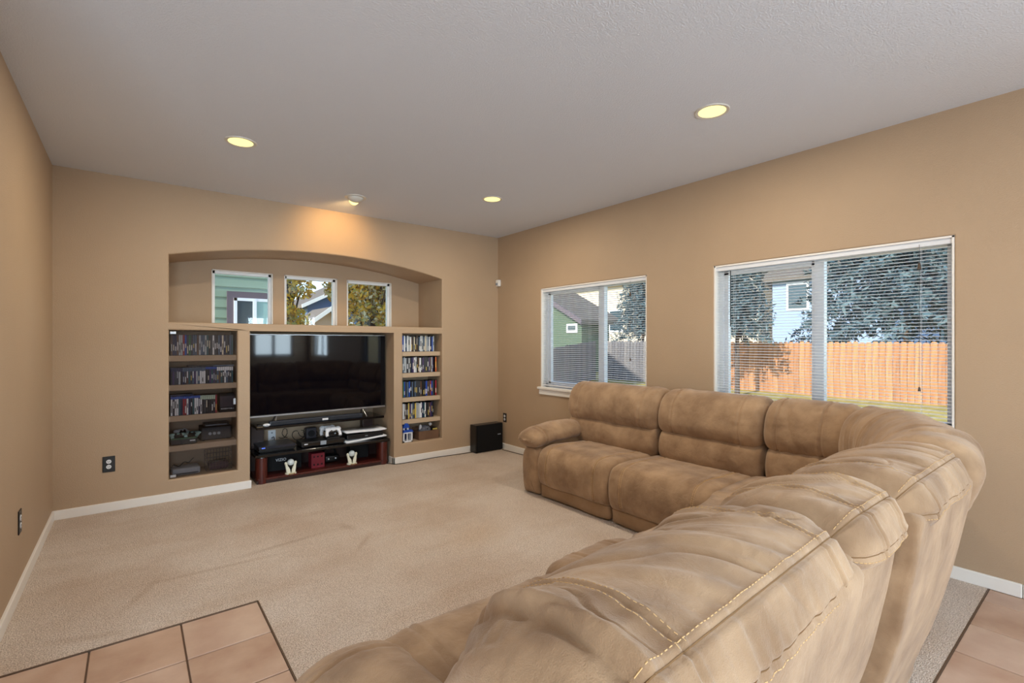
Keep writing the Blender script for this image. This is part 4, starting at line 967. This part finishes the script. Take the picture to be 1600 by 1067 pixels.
# ------------------------------------------------------------------ subwoofer and cord
sw = empty('subwoofer', (3.52, 5.03, .006), 'black subwoofer box on the carpet in the far right corner', 'subwoofer')
MB().box(3.315, 3.725, 4.965, 5.088, .012, .35, .004).build('cabinet', mat('sub_cabinet', (22, 20, 20), .3, .5), sw)
MB().box(3.33, 3.72, 4.955, 4.967, .02, .343, .003).build('grille', mat('sub_grille', (9, 10, 13), .8, .3, bump=.3, bscale=800), sw)
MB().box(3.642, 3.69, 4.952, 4.956, .205, .217, .001).build('badge', M_GREYP, sw)
for x in (3.34, 3.70):
    for y in (4.99, 5.07): MB().box(x - .012, x + .012, y - .012, y + .012, .006, .013).build('foot', M_MATTE, sw)
pts = []
for i in range(50):
    a = i / 49; x = 2.25 + (3.36 - 2.25) * a
    pts.append((x, YB - .028 - .014 * math.sin(a * 9) - .02 * a + (.1 * max(0, .06 - a) / .06), .0105))
tag(MB().tube(pts, .0035, 6).build('speaker_cord', M_MATTE, None, True), 'thin black cord along the baseboard to the subwoofer', 'cord')
pts = [(3.70 + .03 * a, 4.94 - .5 * a, .0105) for a in [k / 10 for k in range(11)]]
tag(MB().tube(pts, .0035, 6).build('power_cord', M_MATTE, None, True), 'thin black cord running from the subwoofer behind the sofa', 'cord')

# ------------------------------------------------------------------ outside
def ground_mesh():
    n = 60; xs = np.linspace(-30, 70, n); ys = np.linspace(-20, 80, n); vs = []; fs = []
    for x in xs:
        for y in ys:
            t = min(max((x - 5) / 9, 0), 1); vs.append((x, y, -.75 + .62 * t))
    for i in range(n - 1):
        for j in range(n - 1): fs.append((i * n + j, (i + 1) * n + j, (i + 1) * n + j + 1, i * n + j + 1))
    return vs, fs
vs, fs = ground_mesh()
tag(mesh_obj('ground', vs, fs, mat('dry_lawn', (190, 170, 104), .95, .1, var_rgb=(150, 140, 80), vscale=3, bump=.4, bscale=30)), 'dry yellow lawn of the yard', kind='structure')
tag(MB().box(-12, 3.9, 6.4, 9.4, -.76, -.6).build('bounce_path', mat('pale_concrete', (206, 200, 190), .9, .2, var=.08)), 'pale concrete path added between the houses to bounce light', kind='structure')  # unseen path added to bounce light up onto the niche soffit
M_FENCE = [mat('fence_wood_%d' % i, c, .8, .2, var_rgb=v, vscale=4, stretch=(6, 6, .6)) for i, (c, v) in enumerate([((196, 140, 96), (160, 108, 72)), ((186, 132, 92), (146, 100, 68)), ((204, 150, 104), (168, 116, 80))])]
M_SHADEDF = [mat('shaded_wood_%d' % i, c, .85, .2, var_rgb=v, vscale=4, stretch=(6, 6, .6)) for i, (c, v) in enumerate([((128, 124, 124), (102, 98, 98)), ((116, 112, 114), (92, 90, 92)), ((138, 132, 130), (110, 106, 104))])]  # grey tones put shade into the board colour of two fence runs
def fence(p0, p1, z0a, z1a, z0b, z1b, label, M_FENCE=M_FENCE):
    p0, p1 = Vector(p0), Vector(p1); d = p1 - p0; L_ = d.length; d.normalize(); n = int(L_ / .145); ang = math.atan2(d.y, d.x); rn = random.Random(int(L_ * 10))
    e = empty('fence', ((p0.x + p1.x) / 2, (p0.y + p1.y) / 2, z0a), label, 'fence')
    base = [MB().prism([(-.069, 0), (.069, 0), (.069, .97), (.04, 1), (-.04, 1), (-.069, .97)], 'y', -.009, .009).build('picket', m) for m in M_FENCE]; mes = [b.data for b in base]
    for b in base: bpy.data.objects.remove(b)
    for i in range(n):
        t = (i + .5) / n; p = p0 + d * (L_ * t); o = bpy.data.objects.new('picket', mes[rn.randrange(3)])
        zb = z0a + (z0b - z0a) * t; zt = z1a + (z1b - z1a) * t + rn.uniform(-.015, .015)
        o.location = (p.x, p.y, zb); o.rotation_euler = (0, 0, ang); o.scale = (1, 1, zt - zb); link(o, e)
    nrm = Vector((-d.y, d.x))
    for hh in (.3, .95, 1.3):
        rb = MB(); a = p0 + nrm * .03; b = p1 + nrm * .03; rb.cyl((a.x, a.y, z0a + hh), (b.x, b.y, z0b + hh), .035, seg=4).build('rail', M_FENCE[1], e)
fence((15.2, 9.6), (15.2, -.5), -.2, 1.40, -.2, 1.36, 'sunlit orange wooden picket fence behind the spruces')
fence((9.2, 10.1), (15.0, 13.6), -.5, 1.2, -.2, 1.42, 'picket fence with shade painted into its grey, beside the green gable house', M_SHADEDF)
fence((15.2, 13.5), (15.2, 9.75), -.2, 1.42, -.2, 1.40, 'picket fence with shade painted into its grey, under the spruce in the far window', M_SHADEDF)

def siding(e, axis, p, a0, a1, z0, z1, m, face, step=.18, top=None):
    """each board of the cladding is a part; axis = direction the boards run"""
    k = 0; z = z0
    while z < z1:
        zt = min(z + step, z1); aa, bb = a0, a1
        if top:
            r = top(z);
            if r is None: break
            aa, bb = r
        pr = [(0, z), (0, zt), (face * .012, zt), (face * .03, z)]
        if axis == 'x': MB().prism([(p + q[0], q[1]) for q in pr], 'x', aa, bb).build('siding_board', m, e)
        else: MB().prism([(p + q[0], q[1]) for q in pr], 'y', aa, bb).build('siding_board', m, e)
        z = zt
M_GREEN = mat('green_siding', (132, 152, 130), .7, .3, var=.08, vscale=1.5); M_BROWNT = mat('mauve_trim', (96, 84, 92), .7)
M_GREEN_SHADED = mat('shaded_green_siding', (84, 102, 82), .7, .3, var=.08, vscale=1.5); M_BLUEH = mat('blue_siding', (70, 96, 136), .7, .3); M_ROOF = mat('roof_shingle', (112, 104, 96), .9, .1, var=.2, vscale=20); M_CREAMH = mat('cream_siding', (214, 200, 178), .8, .2); M_LBLUE = mat('pale_blue_siding', (150, 170, 198), .8, .2)  # the gable-house green is darkened to put shade into the siding colour
M_DARKG = mat('dark_pane', (60, 76, 84), .1, .5)
# green neighbour seen through the left niche window
e = empty('green_house', (-3, 11, -.7), 'green clapboard house close outside the left niche window', 'house')
MB().box(-6, 2.12, 9.55, 17, -.7, 6.2).build('wall_core', M_GREEN, e)
siding(e, 'x', 9.55, -6, 2.12, -.7, 6.2, M_GREEN, -1, .178)
MB().box(2.0, 2.15, 9.5, 9.56, -.7, 6.2).build('corner_board', M_GREEN, e)
MB().prism([(9.0, 6.1), (17.5, 6.1), (13.2, 8.6)], 'x', -6.5, 2.6).build('roof', M_ROOF, e)
wx0, wx1, wz0, wz1 = 1.36, 2.0, .4, 2.14
MB().box(wx0 - .1, 2.11, 9.495, 9.53, wz0 - .1, wz1 + .11).build('window_trim', M_BROWNT, e)
wf = MB().box(wx0, wx0 + .05, 9.47, 9.5, wz0, wz1).box(wx1 - .05, wx1, 9.47, 9.5, wz0, wz1).box(wx0, wx1, 9.47, 9.5, wz1 - .05, wz1).box(wx0, wx1, 9.47, 9.5, wz0, wz0 + .05).box((wx0 + wx1) / 2 - .03, (wx0 + wx1) / 2 + .03, 9.465, 9.5, wz0, wz1).build('window_frame', M_VINYL, e)
MB().box(wx0 + .05, (wx0 + wx1) / 2, 9.482, 9.49, wz0, wz1).build('pane', M_DARKG, e); MB().box((wx0 + wx1) / 2, wx1 - .05, 9.482, 9.49, wz0, wz1).build('pane', mat('pale_pane', (150, 186, 180), .15, .5), e)
# blue gable house far behind, middle niche window
def gable_house(name, x0, x1, y0, y1, z0, ze, zr, m, label, ridge='y', windows=(), boards=False):
    e = empty(name, ((x0 + x1) / 2, (y0 + y1) / 2, z0), label, 'house')
    if ridge == 'y':
        xm = (x0 + x1) / 2
        MB().prism([(x0, z0), (x1, z0), (x1, ze), (xm, zr), (x0, ze)], 'y', y0, y1).build('walls', m, e)
        for s, xe in ((-1, x0), (1, x1)):
            MB().prism([(xm, zr), (xm, zr + .22), (xe + s * .5, ze - .05), (xe + s * .5, ze - .27)], 'y', y0 - .5, y1 + .5).build('roof_slope', M_ROOF, e)
        MB().prism([(x0 - .5, ze - .3), (x0 - .5, ze - .05), (xm, zr + .24), (x1 + .5, ze - .05), (x1 + .5, ze - .3), (xm, zr - .02)], 'y', y0 - .56, y0 - .5).build('rake_board', M_TRIM, e)
    else:
        ym = (y0 + y1) / 2
        MB().prism([(y0, z0), (y1, z0), (y1, ze), (ym, zr), (y0, ze)], 'x', x0, x1).build('walls', m, e)
        for s, ye in ((-1, y0), (1, y1)):
            MB().prism([(ym, zr), (ym, zr + .22), (ye + s * .5, ze - .05), (ye + s * .5, ze - .27)], 'x', x0 - .5, x1 + .5).build('roof_slope', M_ROOF, e)
        MB().prism([(y0 - .5, ze - .3), (y0 - .5, ze - .05), (ym, zr + .24), (y1 + .5, ze - .05), (y1 + .5, ze - .3), (ym, zr - .02)], 'x', x0 - .56, x0 - .5).build('rake_board', M_BROWNT, e)
    for (fx, a0, a1, b0, b1) in windows:
        if fx == 'y':
            f = MB().box(a0, a1, y0 - .06, y0 + .02, b0, b1).build('window', M_VINYL, e); MB().box(a0 + .12, a1 - .12, y0 - .08, y0 - .05, b0 + .12, b1 - .12).build('pane', M_DARKG, f)
        else:
            f = MB().box(x0 - .06, x0 + .02, a0, a1, b0, b1).build('window', M_VINYL, e); MB().box(x0 - .08, x0 - .05, a0 + .12, a1 - .12, b0 + .12, b1 - .12).build('pane', M_DARKG, f)
    return e
gable_house('blue_house', 9.2, 21, 34, 44, -.5, 3.9, 6.9, M_BLUEH, 'blue-grey gable house far outside the middle niche window', 'y')
gable_house('tan_porch', 7.6, 9.5, 27.5, 30, -.5, 2.3, 3.1, mat('pinkish_siding', (206, 178, 160), .8), 'small tan gable roof below the blue house', 'y')
# gable and other houses seen through the wall windows
gable_house('green_gable_house', 17.2, 19.2, 16.5, 24.5, -.2, 2.5, 4.5, M_GREEN_SHADED, 'green house with a sloping dark eave left in the far window', 'x', windows=(('x', 16.75, 17.5, 1.85, 2.3),))
gable_house('cream_house', 31, 44, 14.5, 34, -.2, 6.2, 9, M_CREAMH, 'large cream house behind the fence in the far window', 'y', windows=(('x', 25.2, 26.6, 2.2, 4.0), ('x', 20.5, 22, 2.2, 4.0)))
gable_house('pale_blue_house', 30, 42, 5.5, 13.2, -.2, 5.2, 8.0, M_LBLUE, 'pale blue house behind the spruces in the near window', 'y', windows=(('x', 11.2, 12.4, 3.2, 4.8),))

def leaf_mesh(pos, size, seed, asp=.5):
    r = np.random.RandomState(seed); n = len(pos); a = r.normal(size=(n, 3)); a /= np.linalg.norm(a, axis=1)[:, None]; b = r.normal(size=(n, 3)); b -= a * np.sum(a * b, 1)[:, None]; b /= np.linalg.norm(b, axis=1)[:, None]
    sz = size * r.uniform(.6, 1.3, n)[:, None]; c = np.cross(a, b)
    V = np.stack([pos - a * sz, pos + b * sz * asp, pos + a * sz, pos - b * sz * asp], 1).reshape(-1, 3); F = np.arange(4 * n).reshape(n, 4)
    return V, F.tolist()
def add_fol(name, pos, size, seed, mats, parent, asp=.5):
    V, F = leaf_mesh(pos, size, seed, asp)
    o = mesh_obj(name, V, F, mats[0], parent)
    for m in mats[1:]: o.data.materials.append(m)
    r = np.random.RandomState(seed + 1); o.data.polygons.foreach_set('material_index', r.randint(0, len(mats), len(F)).astype(np.int32)); o['kind'] = 'stuff'
    return o
def broad_tree(x, y, z0, h, rad, label, mats, seed, n=9000, leaf=.11):
    e = empty('leafy_tree', (x, y, z0), label, 'tree'); r = np.random.RandomState(seed)
    t = MB(); t.cyl((x, y, z0), (x, y, z0 + h * .5), .16, .1, 10)
    cl = []
    for k in range(46):
        a = r.uniform(0, 2 * math.pi); rr = rad * math.sqrt(r.uniform(0, .8)); zz = z0 + h * r.uniform(.22, .95); c_ = np.array([x + rr * math.cos(a), y + rr * math.sin(a), zz]); cl.append(c_)
        t.cyl((x, y, z0 + h * .3), tuple(c_), .05, .015, 6)
    t.build('trunk', mat('bark', (86, 72, 62), .9), e)
    P = []
    for k in range(n):
        c_ = cl[r.randint(len(cl))]; d_ = r.normal(size=3); d_ /= np.linalg.norm(d_); P.append(c_ + d_ * max(.36, rad * .34) * r.uniform(.2, 1) ** .6)
    add_fol('foliage', np.array(P), leaf, seed, mats, e)
def spruce(x, y, z0, h, rad, label, seed, n=16000, skirt=.9, needle=.085):
    e = empty('spruce_tree', (x, y, z0), label, 'tree', 'spruces beyond the wall windows'); r = np.random.RandomState(seed)
    MB().cyl((x, y, z0), (x, y, z0 + h), .07, .012, 10).build('trunk', mat('bark', (86, 72, 62), .9), e)
    nb = 300; P = []
    for k in range(nb):
        t = (k / nb) ** .85; zb = z0 + skirt + (h - skirt) * t; a = k * 2.39996 + r.uniform(-.2, .2); L_ = rad * (1 - t) * r.uniform(.8, 1.1) + .1
        m_ = int(n / nb * (1.5 * (1 - t) + .25))
        q = r.uniform(.12, 1, m_); w = (1 - q) * .22 * L_ + .05
        P.append(np.stack([x + math.cos(a) * L_ * q + r.normal(size=m_) * w * .5, y + math.sin(a) * L_ * q + r.normal(size=m_) * w * .5, zb - .34 * L_ * q ** 1.5 + r.normal(size=m_) * .07], 1))
    P = np.concatenate(P)
    add_fol('foliage', P, needle, seed, [mat('spruce_a', (78, 100, 108), .8, .2), mat('spruce_b', (50, 72, 82), .8, .2), mat('spruce_c', (98, 118, 122), .8, .2)], e, .26)
Y_ = [mat('leaf_gold', (252, 208, 84), .7, .2), mat('leaf_amber', (240, 186, 72), .7, .2), mat('leaf_olive', (186, 174, 96), .7, .2), mat('leaf_pale', (248, 236, 196), .7, .2)]
broad_tree(3.2, 13.9, -.7, 6.2, .5, 'golden-leaved tree beside the green house in the middle niche window', Y_[:3], 3, 13000, .075)
broad_tree(6.35, 15.8, -.7, 6.3, 1.6, 'golden and pale autumn tree filling the right niche window', Y_, 8, 20000, .09)
spruce(19.2, 4.4, -.1, 12.5, 3.6, 'large blue-green spruce filling the right half of the near window', 5, 38000, 2.0, .14)
spruce(13.4, 6.85, -.25, 7.0, .9, 'narrow blue-green spruce at the left edge of the near window', 6, 16000, 1.9)
spruce(17.2, 12.9, -.2, 7.5, 1.45, 'blue-green spruce at the right edge of the far window', 9, 18000, 1.9)
